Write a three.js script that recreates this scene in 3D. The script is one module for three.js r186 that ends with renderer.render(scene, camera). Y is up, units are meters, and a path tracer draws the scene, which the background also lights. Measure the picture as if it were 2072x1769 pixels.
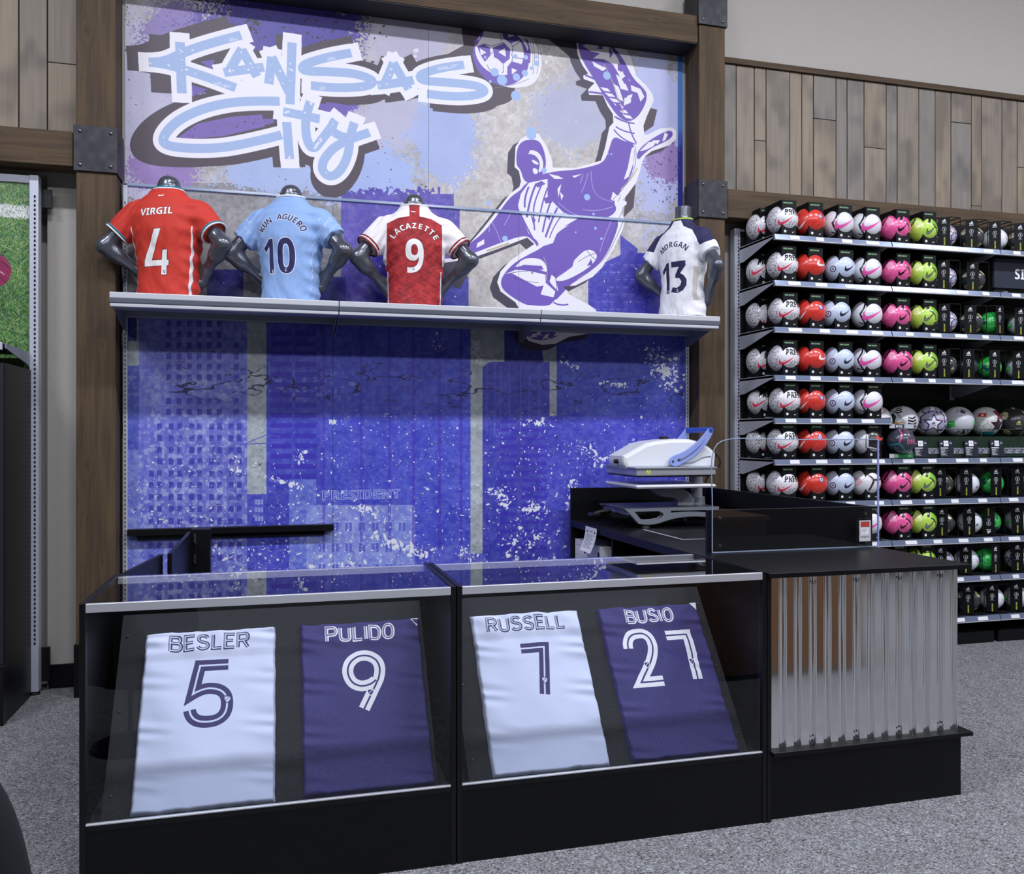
import * as THREE from 'three';
import { mergeGeometries } from 'three/addons/utils/BufferGeometryUtils.js';
import { RoundedBoxGeometry } from 'three/addons/geometries/RoundedBoxGeometry.js';
import { Brush, Evaluator, SUBTRACTION } from 'three-bvh-csg';
import { RectAreaLightUniformsLib } from 'three/addons/lights/RectAreaLightUniformsLib.js';

// ---------- camera, light, exposure ----------
RectAreaLightUniformsLib.init();
const scene = new THREE.Scene();
const FOCAL = 1742, YAW = 15.3 * Math.PI / 180, EYE = 1.49;
const camera = new THREE.PerspectiveCamera(2 * Math.atan(884.5 / FOCAL) * 180 / Math.PI, 2072 / 1769, 0.05, 60);
camera.position.set(0, EYE, 0);
camera.lookAt(Math.sin(YAW), EYE, -Math.cos(YAW));
const renderer = new THREE.WebGLRenderer({ antialias: true });
renderer.toneMapping = THREE.LinearToneMapping;
renderer.toneMappingExposure = 1.5;
renderer.shadowMap.enabled = true;
scene.background = new THREE.Color(0x0a0b0d);
const ROOM = { x0: -6.5, x1: 9.5, z0: -5.65, z1: 8, h: 6.0 };
const LAMP_COLOUR = new THREE.Color(0xf1f3ff);
// ceiling panels: x, z, width along x, depth along z, intensity
const LAMPS = [];
for (const x of [-3.2, -0.4, 2.4, 5.2, 8.0]) LAMPS.push([x, -2.0, 1.2, 0.3, 74, 0]);
for (const x of [-1.8, 1.0, 3.8, 6.6]) LAMPS.push([x, 1.2, 1.2, 0.3, 6, 0]);
for (const x of [-3.2, -0.4, 2.4, 5.2, 8.0]) LAMPS.push([x, 3.8, 1.2, 0.3, 35, 0.9]);

// ---------- small tools ----------
const SIN = Math.sin(YAW), COS = Math.cos(YAW);
const ray = (px, py) => { const u = (px - 1036) / FOCAL, v = (884.5 - py) / FOCAL; return [SIN + COS * u, v, -COS + SIN * u]; };
const atZ = (px, py, z) => { const d = ray(px, py), t = z / d[2]; return [d[0] * t, EYE + d[1] * t, z]; };
const atX = (px, py, x) => { const d = ray(px, py), t = x / d[0]; return [x, EYE + d[1] * t, d[2] * t]; };
const toPx = (x, y, z) => { const c = SIN * x - COS * z, r = COS * x + SIN * z; return [1036 + FOCAL * r / c, 884.5 - FOCAL * (y - EYE) / c]; };
function rng(seed) { let s = seed | 0; return () => { s = (s + 0x6d2b79f5) | 0; let t = Math.imul(s ^ (s >>> 15), 1 | s); t = (t + Math.imul(t ^ (t >>> 7), 61 | t)) ^ t; return ((t ^ (t >>> 14)) >>> 0) / 4294967296; }; }
const hash2 = (x, y) => { let h = Math.imul(x | 0, 374761393) + Math.imul(y | 0, 668265263); h = Math.imul(h ^ (h >>> 13), 1274126177); return ((h ^ (h >>> 16)) >>> 0) / 4294967296; };
function vnoise(x, y) {
  const xi = Math.floor(x), yi = Math.floor(y), fx = x - xi, fy = y - yi, sx = fx * fx * (3 - 2 * fx), sy = fy * fy * (3 - 2 * fy);
  const a = hash2(xi, yi), b = hash2(xi + 1, yi), c = hash2(xi, yi + 1), d = hash2(xi + 1, yi + 1);
  return a + (b - a) * sx + (c - a) * sy + (a - b - c + d) * sx * sy;
}
function fbm(x, y, n = 4) { let s = 0, a = 0.5, t = 0; for (let i = 0; i < n; i++) { s += a * vnoise(x, y); t += a; x = x * 2.03 + 17.1; y = y * 2.03 + 9.7; a *= 0.5; } return s / t; }
const clamp = (v, a = 0, b = 1) => Math.min(b, Math.max(a, v));
const smooth = (a, b, v) => { const t = clamp((v - a) / (b - a)); return t * t * (3 - 2 * t); };
const lerp = (a, b, t) => a + (b - a) * t;
const mix3 = (a, b, t) => [lerp(a[0], b[0], t), lerp(a[1], b[1], t), lerp(a[2], b[2], t)];

const taken = new Map();
function numbered(name) { const n = taken.get(name) || 0; taken.set(name, n + 1); return n ? name + '_' + String(n).padStart(3, '0') : name; }
function shadows(o) { o.castShadow = true; o.receiveShadow = true; return o; }
function thing(name, label, category, pos = [0, 0, 0], turn = 0, group) {
  const o = new THREE.Group(); o.name = numbered(name); o.position.set(...pos); o.rotation.y = turn;
  o.userData = { label, category }; if (group) o.userData.group = group; scene.add(o); return o;
}
function part(name, geo, mat, parent, label) {
  const m = shadows(new THREE.Mesh(Array.isArray(geo) ? mergeGeometries(geo.map(clean)) : geo, mat)); m.name = name; if (label) m.userData.label = label; parent.add(m); return m;
}
function solo(name, geo, mat, label, category, group) {
  const m = part(name, geo, mat, scene); m.name = numbered(name); m.userData = { label, category }; if (group) m.userData.group = group; return m;
}
function structure(name, geo, mat, parent = scene) { const m = part(name, geo, mat, parent); if (parent === scene) m.userData.kind = 'structure'; return m; }
function copyThing(o, label, pos, turn = o.rotation.y) { const c = o.clone(); c.name = numbered(o.name.replace(/_\d+$/, '')); c.userData = { ...o.userData, label }; c.position.set(...pos); c.rotation.y = turn; scene.add(c); return c; }
const clean = (g) => { const r = g.index ? g.toNonIndexed() : g.clone(); for (const k of Object.keys(r.attributes)) if (!['position', 'normal', 'uv'].includes(k)) r.deleteAttribute(k); r.morphAttributes = {}; return r; };
// a box centred at (x, y, z) with uv in metres; swap = grain along the long axis
function bx(w, h, d, x = 0, y = 0, z = 0, r = 0) {
  const g = r > 0 ? new RoundedBoxGeometry(w, h, d, 2, r) : new THREE.BoxGeometry(w, h, d);
  const p = g.attributes.position, n = g.attributes.normal, uv = g.attributes.uv;
  const long = w >= h && w >= d ? 0 : h >= d ? 1 : 2;
  for (let i = 0; i < p.count; i++) {
    const a = [Math.abs(n.getX(i)), Math.abs(n.getY(i)), Math.abs(n.getZ(i))], c = [p.getX(i), p.getY(i), p.getZ(i)];
    const k = a[0] >= a[1] && a[0] >= a[2] ? 0 : a[1] >= a[2] ? 1 : 2, o = [0, 1, 2].filter((q) => q !== k);
    let [U, V] = o; if (V !== long && U === long) [U, V] = [V, U];
    uv.setXY(i, c[U] + (k === 1 ? 0.37 : 0), c[V] + (k === 0 ? 0.53 : 0));
  }
  return g.translate(x, y, z);
}
// box by its corners
const bb = (x0, x1, y0, y1, z0, z1, r = 0) => bx(Math.abs(x1 - x0), Math.abs(y1 - y0), Math.abs(z1 - z0), (x0 + x1) / 2, (y0 + y1) / 2, (z0 + z1) / 2, r);
const cyl = (r0, r1, h, seg = 20) => new THREE.CylinderGeometry(r0, r1, h, seg);
function tube(points, r, seg = 24, rad = 8, closed = false) { return new THREE.TubeGeometry(new THREE.CatmullRomCurve3(points.map((p) => new THREE.Vector3(...p)), closed, 'centripetal'), seg, r, rad, closed); }
function bar(a, b, w, d) { // square bar from a to b
  const A = new THREE.Vector3(...a), B = new THREE.Vector3(...b), L = A.distanceTo(B), g = bx(w, L, d);
  const q = new THREE.Quaternion().setFromUnitVectors(new THREE.Vector3(0, 1, 0), B.clone().sub(A).normalize());
  return g.applyQuaternion(q).translate(...A.add(B).multiplyScalar(0.5).toArray());
}
function extrude(pts, depth, bevel = 0, curve = 8) {
  const s = pts instanceof THREE.Shape ? pts : new THREE.Shape(pts.map((p) => new THREE.Vector2(...p)));
  return new THREE.ExtrudeGeometry(s, { depth: depth - 2 * bevel, bevelEnabled: bevel > 0, bevelSize: bevel, bevelThickness: bevel, bevelSegments: 2, curveSegments: curve }).translate(0, 0, bevel);
}
function canvas(w, h) { const c = document.createElement('canvas'); c.width = w; c.height = h; return c; }
function texture(c, repeat) {
  const t = new THREE.CanvasTexture(c); t.colorSpace = THREE.SRGBColorSpace; t.anisotropy = 8;
  if (repeat) { t.wrapS = t.wrapT = THREE.RepeatWrapping; t.repeat.set(...repeat); } return t;
}
function grey(c, repeat) { const t = texture(c, repeat); t.colorSpace = THREE.NoColorSpace; return t; }
function paint(w, h, f) { const c = canvas(w, h), x = c.getContext('2d'), d = x.createImageData(w, h); for (let j = 0, i = 0; j < h; j++) for (let k = 0; k < w; k++, i += 4) { const q = f(k, j); d.data[i] = q[0]; d.data[i + 1] = q[1]; d.data[i + 2] = q[2]; d.data[i + 3] = 255; } x.putImageData(d, 0, 0); return c; }
// tileable noise on a w x h pixel grid with cells of a given count
const tnoise = (x, y, nx, ny, seed) => { const xi = Math.floor(x), yi = Math.floor(y), fx = x - xi, fy = y - yi, sx = fx * fx * (3 - 2 * fx), sy = fy * fy * (3 - 2 * fy), H = (a, b) => hash2(((a % nx) + nx) % nx + seed * 131, ((b % ny) + ny) % ny + seed * 57); const a = H(xi, yi), b = H(xi + 1, yi), c = H(xi, yi + 1), d = H(xi + 1, yi + 1); return a + (b - a) * sx + (c - a) * sy + (a - b - c + d) * sx * sy; };
const std = (o) => new THREE.MeshStandardMaterial(o), phys = (o) => new THREE.MeshPhysicalMaterial(o);

// ---------- materials ----------
function woodCanvas(w, h, base, dark, seed, knots, cracks) {
  const R = rng(seed), K = []; for (let i = 0; i < knots; i++) K.push([R() * w, R() * h, 6 + R() * 10]);
  const c = paint(w, h, (x, y) => {
    let wx = 0; for (const [kx, ky, kr] of K) { const dy = (y - ky) / (kr * 5), dx = (x - kx); wx += dx * Math.exp(-dy * dy - dx * dx / (kr * kr * 9)) * 0.9; }
    const g1 = tnoise((x - wx) / w * 26, y / h * 5, 26, 5, seed), g2 = tnoise((x - wx) / w * 90, y / h * 9, 90, 9, seed + 1), g3 = tnoise(x / w * 5, y / h * 4, 5, 4, seed + 2), g4 = hash2(x, y + seed * 77);
    let t = clamp(0.5 * g1 + 0.35 * g2 + 0.35 * g3 + 0.1 * g4 - 0.2);
    for (const [kx, ky, kr] of K) { const d = Math.hypot((x - kx), (y - ky) * 0.7) / kr; if (d < 1.3) t = Math.max(t, 1.1 - d * 0.6 + 0.3 * Math.sin(d * 9)); }
    return mix3(base, dark, clamp(t));
  });
  const g = c.getContext('2d');
  for (let i = 0; i < cracks; i++) { let x = R() * w, y = R() * h; g.strokeStyle = 'rgba(28,20,14,0.8)'; g.lineWidth = 0.8 + R() * 1.4; g.beginPath(); g.moveTo(x, y); for (let k = 0; k < 14; k++) { x += (R() - 0.5) * 5; y += 14 + R() * 10; g.lineTo(x, y); } g.stroke(); }
  return c;
}
const timberC = woodCanvas(512, 1024, [92, 72, 48], [58, 45, 30], 3, 9, 16);
const M = {};
M.timber = std({ map: texture(timberC, [2.4, 0.8]), bumpMap: grey(timberC, [2.4, 0.8]), bumpScale: 0.003, roughness: 0.75 });
M.planks = [[[146, 132, 112], [108, 97, 84], 11], [[136, 125, 110], [98, 90, 81], 12], [[142, 130, 114], [110, 99, 87], 13], [[131, 124, 115], [97, 93, 88], 14]].map(([a, b, s]) => {
  const c = paint(384, 768, (x, y) => { const bl = tnoise(x / 384 * 3, y / 768 * 5, 3, 5, s), b2 = tnoise(x / 384 * 9, y / 768 * 12, 9, 12, s + 5), g = tnoise(x / 384 * 60, y / 768 * 5, 60, 5, s + 9); return mix3(a, b, clamp(0.15 + 0.9 * smooth(0.4, 0.85, bl * 0.6 + b2 * 0.4) + 0.35 * (g - 0.4))); });
  return std({ map: texture(c, [1.7, 0.8]), roughness: 0.55 });
});
M.groove = std({ color: 0x1b1917, roughness: 0.9 });
M.drywall = (() => { const c = paint(256, 256, (x, y) => { const v = (tnoise(x / 4, y / 4, 64, 64, 5) - 0.5) * 5; return [176 + v, 172 + v, 165 + v]; }); return std({ map: texture(c, [2, 2]), bumpMap: grey(c, [2, 2]), bumpScale: 0.0006, roughness: 0.85 }); })();
M.wallLow = std({ color: 0xd6d3c4, roughness: 0.8 });
M.ceiling = std({ color: 0x8e9094, roughness: 0.95 });
M.storeWall = std({ color: 0x75736f, roughness: 0.9 });
const carpetC = paint(1024, 1024, (x, y) => {
  const loop = tnoise(x / 4, y / 5.2, 256, 197, 21), fine = hash2(x, y), fleck = tnoise(x / 6, y / 6, 171, 171, 23), big = tnoise(x / 60, y / 60, 17, 17, 25);
  let v = 116 + (loop - 0.5) * 74 + (fine - 0.5) * 40 + (big - 0.5) * 8; if (fleck > 0.76) v -= 34; else if (fleck < 0.22) v += 26;
  return [v * 0.985, v, v * 1.02];
});
M.carpet = std({ map: texture(carpetC, [0.95, 0.95]), bumpMap: grey(carpetC, [0.95, 0.95]), bumpScale: 0.004, roughness: 0.97 });
const blackC = paint(256, 256, (x, y) => { const v = (hash2(x, y) - 0.5) * 5 + (tnoise(x / 16, y / 16, 16, 16, 4) - 0.5) * 3; return [12 + v * 0.7, 13 + v * 0.7, 16 + v * 0.7]; });
M.blackLam = phys({ map: texture(blackC, [3, 3]), roughness: 0.4, specularIntensity: 0.45 });
M.blackMatte = std({ color: 0x0d0e10, roughness: 0.65 });
M.blackMetal = std({ color: 0x18191b, roughness: 0.38, metalness: 0.5 });
M.board = std({ color: 0x1f2124, roughness: 0.85 });
M.steelPlate = (() => { const c = paint(256, 256, (x, y) => { const v = (tnoise(x / 30, y / 30, 9, 9, 8) - 0.5) * 18 + (hash2(x, y) - 0.5) * 4; return [54 + v, 54 + v, 58 + v]; }); return std({ map: texture(c, [3, 3]), roughness: 0.5, metalness: 0.55 }); })();
M.bolt = std({ color: 0x6f7074, roughness: 0.35, metalness: 0.9 });
M.alu = std({ color: 0xcfd2d8, roughness: 0.34, metalness: 0.45 });
M.shelfGrey = std({ color: 0x8f96a4, roughness: 0.42, metalness: 0.35 });
M.upright = std({ color: 0xbfc3d0, roughness: 0.4, metalness: 0.25 });
M.slot = std({ color: 0x08090a, roughness: 0.9 });
M.shelfDark = std({ color: 0x20242b, roughness: 0.45, metalness: 0.2 });
M.glass = phys({ color: 0xffffff, roughness: 0.0, transmission: 1, thickness: 0, ior: 1.5, specularIntensity: 1 });
M.caseGlass = phys({ color: new THREE.Color(0.8, 0.83, 0.86), roughness: 0.0, transmission: 1, thickness: 0, ior: 1.5 });
M.glassEdge = phys({ color: 0xb8c8e0, roughness: 0.15, transmission: 0.5, thickness: 0, ior: 1.5 });
M.white = std({ color: 0xe6e7ea, roughness: 0.4 });
// ---------- the room ----------
{
  const { x0, x1, z0, z1, h } = ROOM, T = 0.2;
  structure('floor', bb(x0 - T, x1 + T, -0.2, 0, z0 - T - 0.2, z1 + T), M.carpet);
  structure('ceiling', bb(x0 - T, x1 + T, h, h + 0.2, z0 - T - 0.2, z1 + T), M.ceiling);
  structure('wall_left', bb(x0 - T, x0, 0, h, z0, z1), M.storeWall);
  structure('wall_right', bb(x1, x1 + T, 0, h, z0, z1), M.drywall);
  structure('wall_front', bb(x0 - T, x1 + T, 0, h, z1, z1 + T), M.storeWall);
  const back = structure('wall_back', [bb(-1.31, x1 + T, 0, h, z0 - T, z0), bb(x0 - T, -1.31, 0, h, z0 - T - 0.1, z0 - 0.12), bb(x0 - T, -1.31, 3.04, h, z0 - 0.12, z0)], M.drywall);
  // vertical planks on the wall, each its own piece
  const PZ = -5.628, top = 4.205, bottom = 3.2, R = rng(5), gap = 0.0035;
  let n = 0;
  const plank = (xa, xb, ya, yb) => part('plank', bx(xb - xa - gap * 2, yb - ya - 0.004, 0.02, (xa + xb) / 2, (ya + yb) / 2, PZ - 0.009 + R() * 0.003, 0.0025), (() => { const m = M.planks[Math.floor(R() * 4)]; return m; })(), back).geometry.attributes.uv;
  const shiftUv = (uv) => { const a = R() * 3, b = R() * 3; for (let i = 0; i < uv.count; i++) uv.setXY(i, uv.getX(i) + a, uv.getY(i) + b); };
  const zoomEdges = [87, 162, 282, 360, 518, 597, 675, 825, 898, 1010, 1157, 1230, 1373, 1482, 1587, 1722, 1788, 1925, 2027];
  const edges = zoomEdges.map((v) => atZ(1440 + v / 3.2785, 200, PZ)[0]);
  for (let w = [0.17, 0.11, 0.2, 0.12, 0.16], x = edges[edges.length - 1], i = 0; x < 8.8; i++) { x += w[i % 5]; edges.push(x); }
  const joints = { 2: 285, 6: 242, 9: 300, 14: 249, 15: 417, 18: 340 };
  edges[0] -= 0.05;
  for (let i = 0; i + 1 < edges.length; i++) {
    const xa = edges[i], xb = edges[i + 1], j = joints[i];
    if (j) { const px = toPx((xa + xb) / 2, 3.6, PZ)[0], yj = atZ(px, j, PZ)[1]; shiftUv(plank(xa, xb, bottom, yj)); shiftUv(plank(xa, xb, yj, top)); }
    else shiftUv(plank(xa, xb, bottom, top));
  }
  const left = [150, 96, 38].map((p) => atZ(p, 150, PZ)[0]); left[0] += 0.1;
  for (let w = [0.2, 0.13, 0.17, 0.12], x = left[2], i = 0; x > -6; i++) { x -= w[i % 4]; left.push(x); }
  for (let i = 0; i + 1 < left.length; i++) {
    const xa = left[i + 1], xb = left[i];
    if (i === 0) { const yj = atZ(120, 128, PZ)[1]; shiftUv(plank(xa, xb, bottom, yj)); shiftUv(plank(xa, xb, yj, top)); } else shiftUv(plank(xa, xb, bottom, top));
  }
  part('plank_backing', [bb(3.0, 8.85, bottom, top, z0 - 0.001, z0 + 0.002), bb(-6.2, -0.9, bottom, top, z0 - 0.001, z0 + 0.002)], M.groove, back);
  structure('trim_1', [bb(2.98, 9.4, 4.205, 4.245, z0 + 0.002, z0 + 0.045)], M.timber);
  structure('baseboard_back', [bb(-1.3, -0.9, 0, 0.14, z0 + 0.001, z0 + 0.016), bb(3.03, 3.15, 0, 0.14, z0 + 0.001, z0 + 0.016)], M.blackLam);
}
// ---------- timber frame ----------
function bracket(parent, w, h, d, y, side) { // a steel sleeve: plate in front, cheeks beside, four bolts
  const zf = 0.105 + 0.006;
  part('bracket_front', bx(w, h, 0.012, 0, y, zf, 0.002), M.steelPlate, parent, 'dark steel bracket plate');
  for (const s of [-1, 1]) part('bracket_cheek', bx(0.01, h, d, s * (w / 2 - 0.005), y, zf - d / 2), M.steelPlate, parent);
  for (const sx of [-1, 1]) for (const sy of [-1, 1]) {
    const g = new THREE.SphereGeometry(0.0115, 10, 6, 0, Math.PI * 2, 0, Math.PI / 2).rotateX(Math.PI / 2).scale(1, 1, 0.7).translate(sx * (w / 2 - 0.035), y + sy * (h / 2 - 0.035), zf + 0.006);
    part('bolt', g, M.bolt, parent);
  }
}
{
  const PZ = -5.515; // post centre, front face at -5.41
  const lp = thing('timber_post', 'rough brown timber post at the left edge of the mural', 'post', [-1.002, 0, PZ]);
  part('post', [bx(0.21, 5.95, 0.205, 0, 2.975, 0, 0.006)], M.timber, lp);
  bracket(lp, 0.232, 0.262, 0.21, 3.145);
  part('plinth', bb(-0.114, 0.11, 0, 0.3, -0.1, 0.117), M.blackLam, lp, 'black kick board');
  const rp = thing('timber_post', 'rough brown timber post between the mural and the ball shelves', 'post', [2.925, 0, PZ]);
  part('post', [bx(0.2, 4.63, 0.205, 0, 2.315, 0, 0.006), bx(0.17, 1.33, 0.19, 0.01, 5.28, 0, 0.006)], M.timber, rp);
  bracket(rp, 0.222, 0.262, 0.21, 3.145);
  bracket(rp, 0.222, 0.28, 0.21, 4.49);
  const tb = thing('timber_beam', 'brown timber beam spanning above the mural between the two posts', 'beam', [0.96, 4.225, -5.53]);
  part('beam', bx(3.72, 0.19, 0.22, 0, 0.095, 0, 0.006), M.timber, tb);
  part('soffit', bb(-1.855, 1.855, -0.006, 0, -0.1, 0.105), M.blackMatte, tb, 'black underside board');
  const lb = thing('timber_beam', 'brown timber beam running left from the left post above the turf poster', 'beam', [-3.8, 3.04, -5.5]);
  part('beam', bx(5.35, 0.2, 0.16, 0, 0.1, 0, 0.006), M.timber, lb);
  const rb = thing('timber_beam', 'brown timber beam running right behind the top row of balls', 'beam', [6.25, 3.03, -5.5]);
  part('beam', bx(6.4, 0.2, 0.16, 0, 0.1, 0, 0.006), M.timber, rb);
}
// ---------- ceiling lamps ----------
LAMPS.forEach(([x, z, w, d, I, tilt], i) => {
  const row = z < 0 ? 'nearest the mural' : z < 3 ? 'above the camera' : 'farthest behind the camera', col = LAMPS.filter((l) => l[1] === z).findIndex((l) => l[0] === x);
  const t = thing('ceiling_lamp', `flat white ceiling lamp, ${['first', 'second', 'third', 'fourth', 'fifth'][col]} from the left in the row ${row}`, 'lamp', [x, ROOM.h - (tilt ? 0.16 : 0), z]); t.rotation.x = tilt;
  if (tilt) part('hanger', bb(-0.02, 0.02, -0.02, 0.16, -0.02, 0.02), M.white, t).rotation.x = -tilt;
  part('housing', [bb(-w / 2 - 0.03, w / 2 + 0.03, -0.06, 0, -d / 2 - 0.03, d / 2 + 0.03)], M.white, t);
  part('diffuser', new THREE.PlaneGeometry(w, d).rotateX(Math.PI / 2).translate(0, -0.062, 0), std({ color: 0xffffff, emissive: LAMP_COLOUR, emissiveIntensity: 4 }), t).castShadow = false;
  const L = new THREE.RectAreaLight(LAMP_COLOUR, I, w, d); L.position.set(0, -0.07, 0); L.lookAt(0, -5, 0); L.rotation.set(-Math.PI / 2, 0, 0); t.add(L);
});
// ---------- the printed city mural: drawn once, in the photograph's outlines, on the planes where its panels hang ----------
const MUR_UP = { z: -5.64, x0: -0.885, x1: 2.815, y0: 2.9, y1: 4.24 }, MUR_LO = { z: -5.55, x0: -0.86, x1: 2.805, y0: 0.02, y1: 2.985 };
function muralBase(px, py) { // paint colour (sRGB) of the background at a place of the design
  const n1 = fbm(px / 34, py / 34, 4) - 0.5, n2 = fbm(px / 7 + 90, py / 7, 3) - 0.5, h = hash2(px * 3.1, py * 3.1);
  const crack = Math.abs(fbm(px / 70, py / 26 + 40, 4) - 0.5);
  let base = [178, 175, 175]; if (py > 370 && px < 700) base = [140, 139, 141]; if (py > 630) base = [170, 178, 184];
  let c = base.map((v) => v + n1 * 44 + n2 * 46 + (h - 0.5) * 12);
  if (px > 860 && px < 1250 && py > 90 && py < 640) { if (h > 0.985) c = [232, 230, 230]; else if (h < 0.012) c = [70, 66, 68]; c = [c[0] + 14, c[1] + 12, c[2] + 8]; }
  if (py < 655) {
    const S = [ // spray: centre, radii, colour
      [300, 230, 95, 230, [186, 184, 206]], [352, 60, 70, 60, [138, 122, 176]], [470, 110, 150, 95, [98, 88, 164]], [585, 55, 170, 85, [74, 66, 152]], [335, 330, 80, 66, [150, 124, 182]], [490, 262, 110, 50, [116, 92, 168]], [672, 215, 62, 26, [106, 90, 172]],
      [830, 85, 80, 90, [180, 178, 198]], [790, 250, 80, 66, [184, 182, 204]], [900, 280, 70, 100, [164, 178, 220]], [720, 350, 130, 60, [162, 180, 224]], [560, 352, 120, 44, [166, 182, 220]],
      [1160, 230, 85, 75, [176, 180, 202]], [1180, 150, 40, 40, [176, 176, 190]], [1330, 270, 66, 185, [182, 188, 226]], [1352, 330, 50, 40, [150, 124, 180]],
    ];
    for (const [cx, cy, rx, ry, col] of S) {
      const d = Math.hypot((px - cx) / rx, (py - cy) / ry); if (d > 1.6) continue;
      const m = 1 - d + n1 * 0.7 + (fbm(px / 3.2, py / 3.2, 2) - 0.5) * 1.0 * smooth(0.5, 1.05, d); const a = smooth(0.0, 0.14, m);
      c = mix3(c, [col[0] + n1 * 14, col[1] + n1 * 14, col[2] + n1 * 10], a);
    }
    if (px > 1371) c = mix3([70, 118, 190], [24, 28, 132], smooth(250, 330, py + n1 * 120));
  }
  // city silhouettes
  const line = 628 + (px - 218) * 0.035; // the two halves of the design meet behind the display shelf
  let b = null;
  const R = (x0, x1, y0, y1, col) => { if (px >= x0 && px < x1 && py >= y0 && py < y1) b = col; };
  R(690, 890, 386 + n2 * 40, 690, [88, 76, 168]); R(860, 918, 392, 690, [92, 80, 172]); R(890, 930, 420, 690, [84, 74, 166]); R(900, 948, 560, 690, [70, 74, 172]);
  R(640, 700, 560, 690, [52, 52, 140]); R(418, 492, 545, 690, [50, 50, 132]); R(250, 276, 590, 690, [60, 60, 140]); R(760, 900, 480, 690, [64, 60, 160]);
  R(1190, 1400, 512 + Math.max(0, (1262 - px) * 0.5), 690, [64, 62, 168]); R(1255, 1290, 475 + (px - 1255) * 0.8, 690, [70, 66, 170]);
  if (py >= line) {
    R(250, 281, 740, 1200, [84, 96, 186]); R(250, 281, 910, 1200, [120, 132, 206]);
    R(281, 500, 600, 1300, [118, 124, 206]);
    R(539, 652, 600, 1300, [76, 80, 190]); R(652, 952, 600, 1300, [80, 88, 200]); R(500, 540, 1000, 1300, [84, 88, 196]);
    R(1020, 1098, 655, 740, [60, 66, 150]); R(976, 1112, 732 + Math.max(0, (992 - px) * 0.7), 1300, [70, 72, 178]); R(1112, 1126, 842, 1300, [96, 112, 210]); R(1126, 1400, 655, 1300, [72, 82, 184]);
    R(1090, 1400, 840 + n2 * 30, 1300, [80, 82, 194]); R(952, 982, 1120, 1300, [96, 100, 200]);
    R(585, 640, 970, 1300, [110, 124, 212]); R(620, 840, 1022, 1300, [136, 148, 222]); R(840, 952, 1105, 1300, [92, 98, 200]);
  }
  if (b) { const k = 1 + n1 * 0.34 + n2 * 0.26; c = [b[0] * k + n2 * 30, b[1] * k + n2 * 30, b[2] * (1 + n1 * 0.18) + n2 * 14]; }
  if (py > 700) { // weathered band of the old wall showing through
    const band = Math.exp(-(((py - 775 - (px - 250) * 0.012) / 26) ** 2)); if (crack < 0.022 * band + 0.002) c = mix3(c, [28, 30, 66], 0.75); else if (band > 0.3 && px < 720 && n2 > 0.1) c = mix3(c, [178, 186, 220], 0.4 * band);
    if (px > 281 && px < 500 && py > 830 && n2 > 0.12) c = mix3(c, [176, 188, 226], 0.5);
  }
  return c;
}
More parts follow.
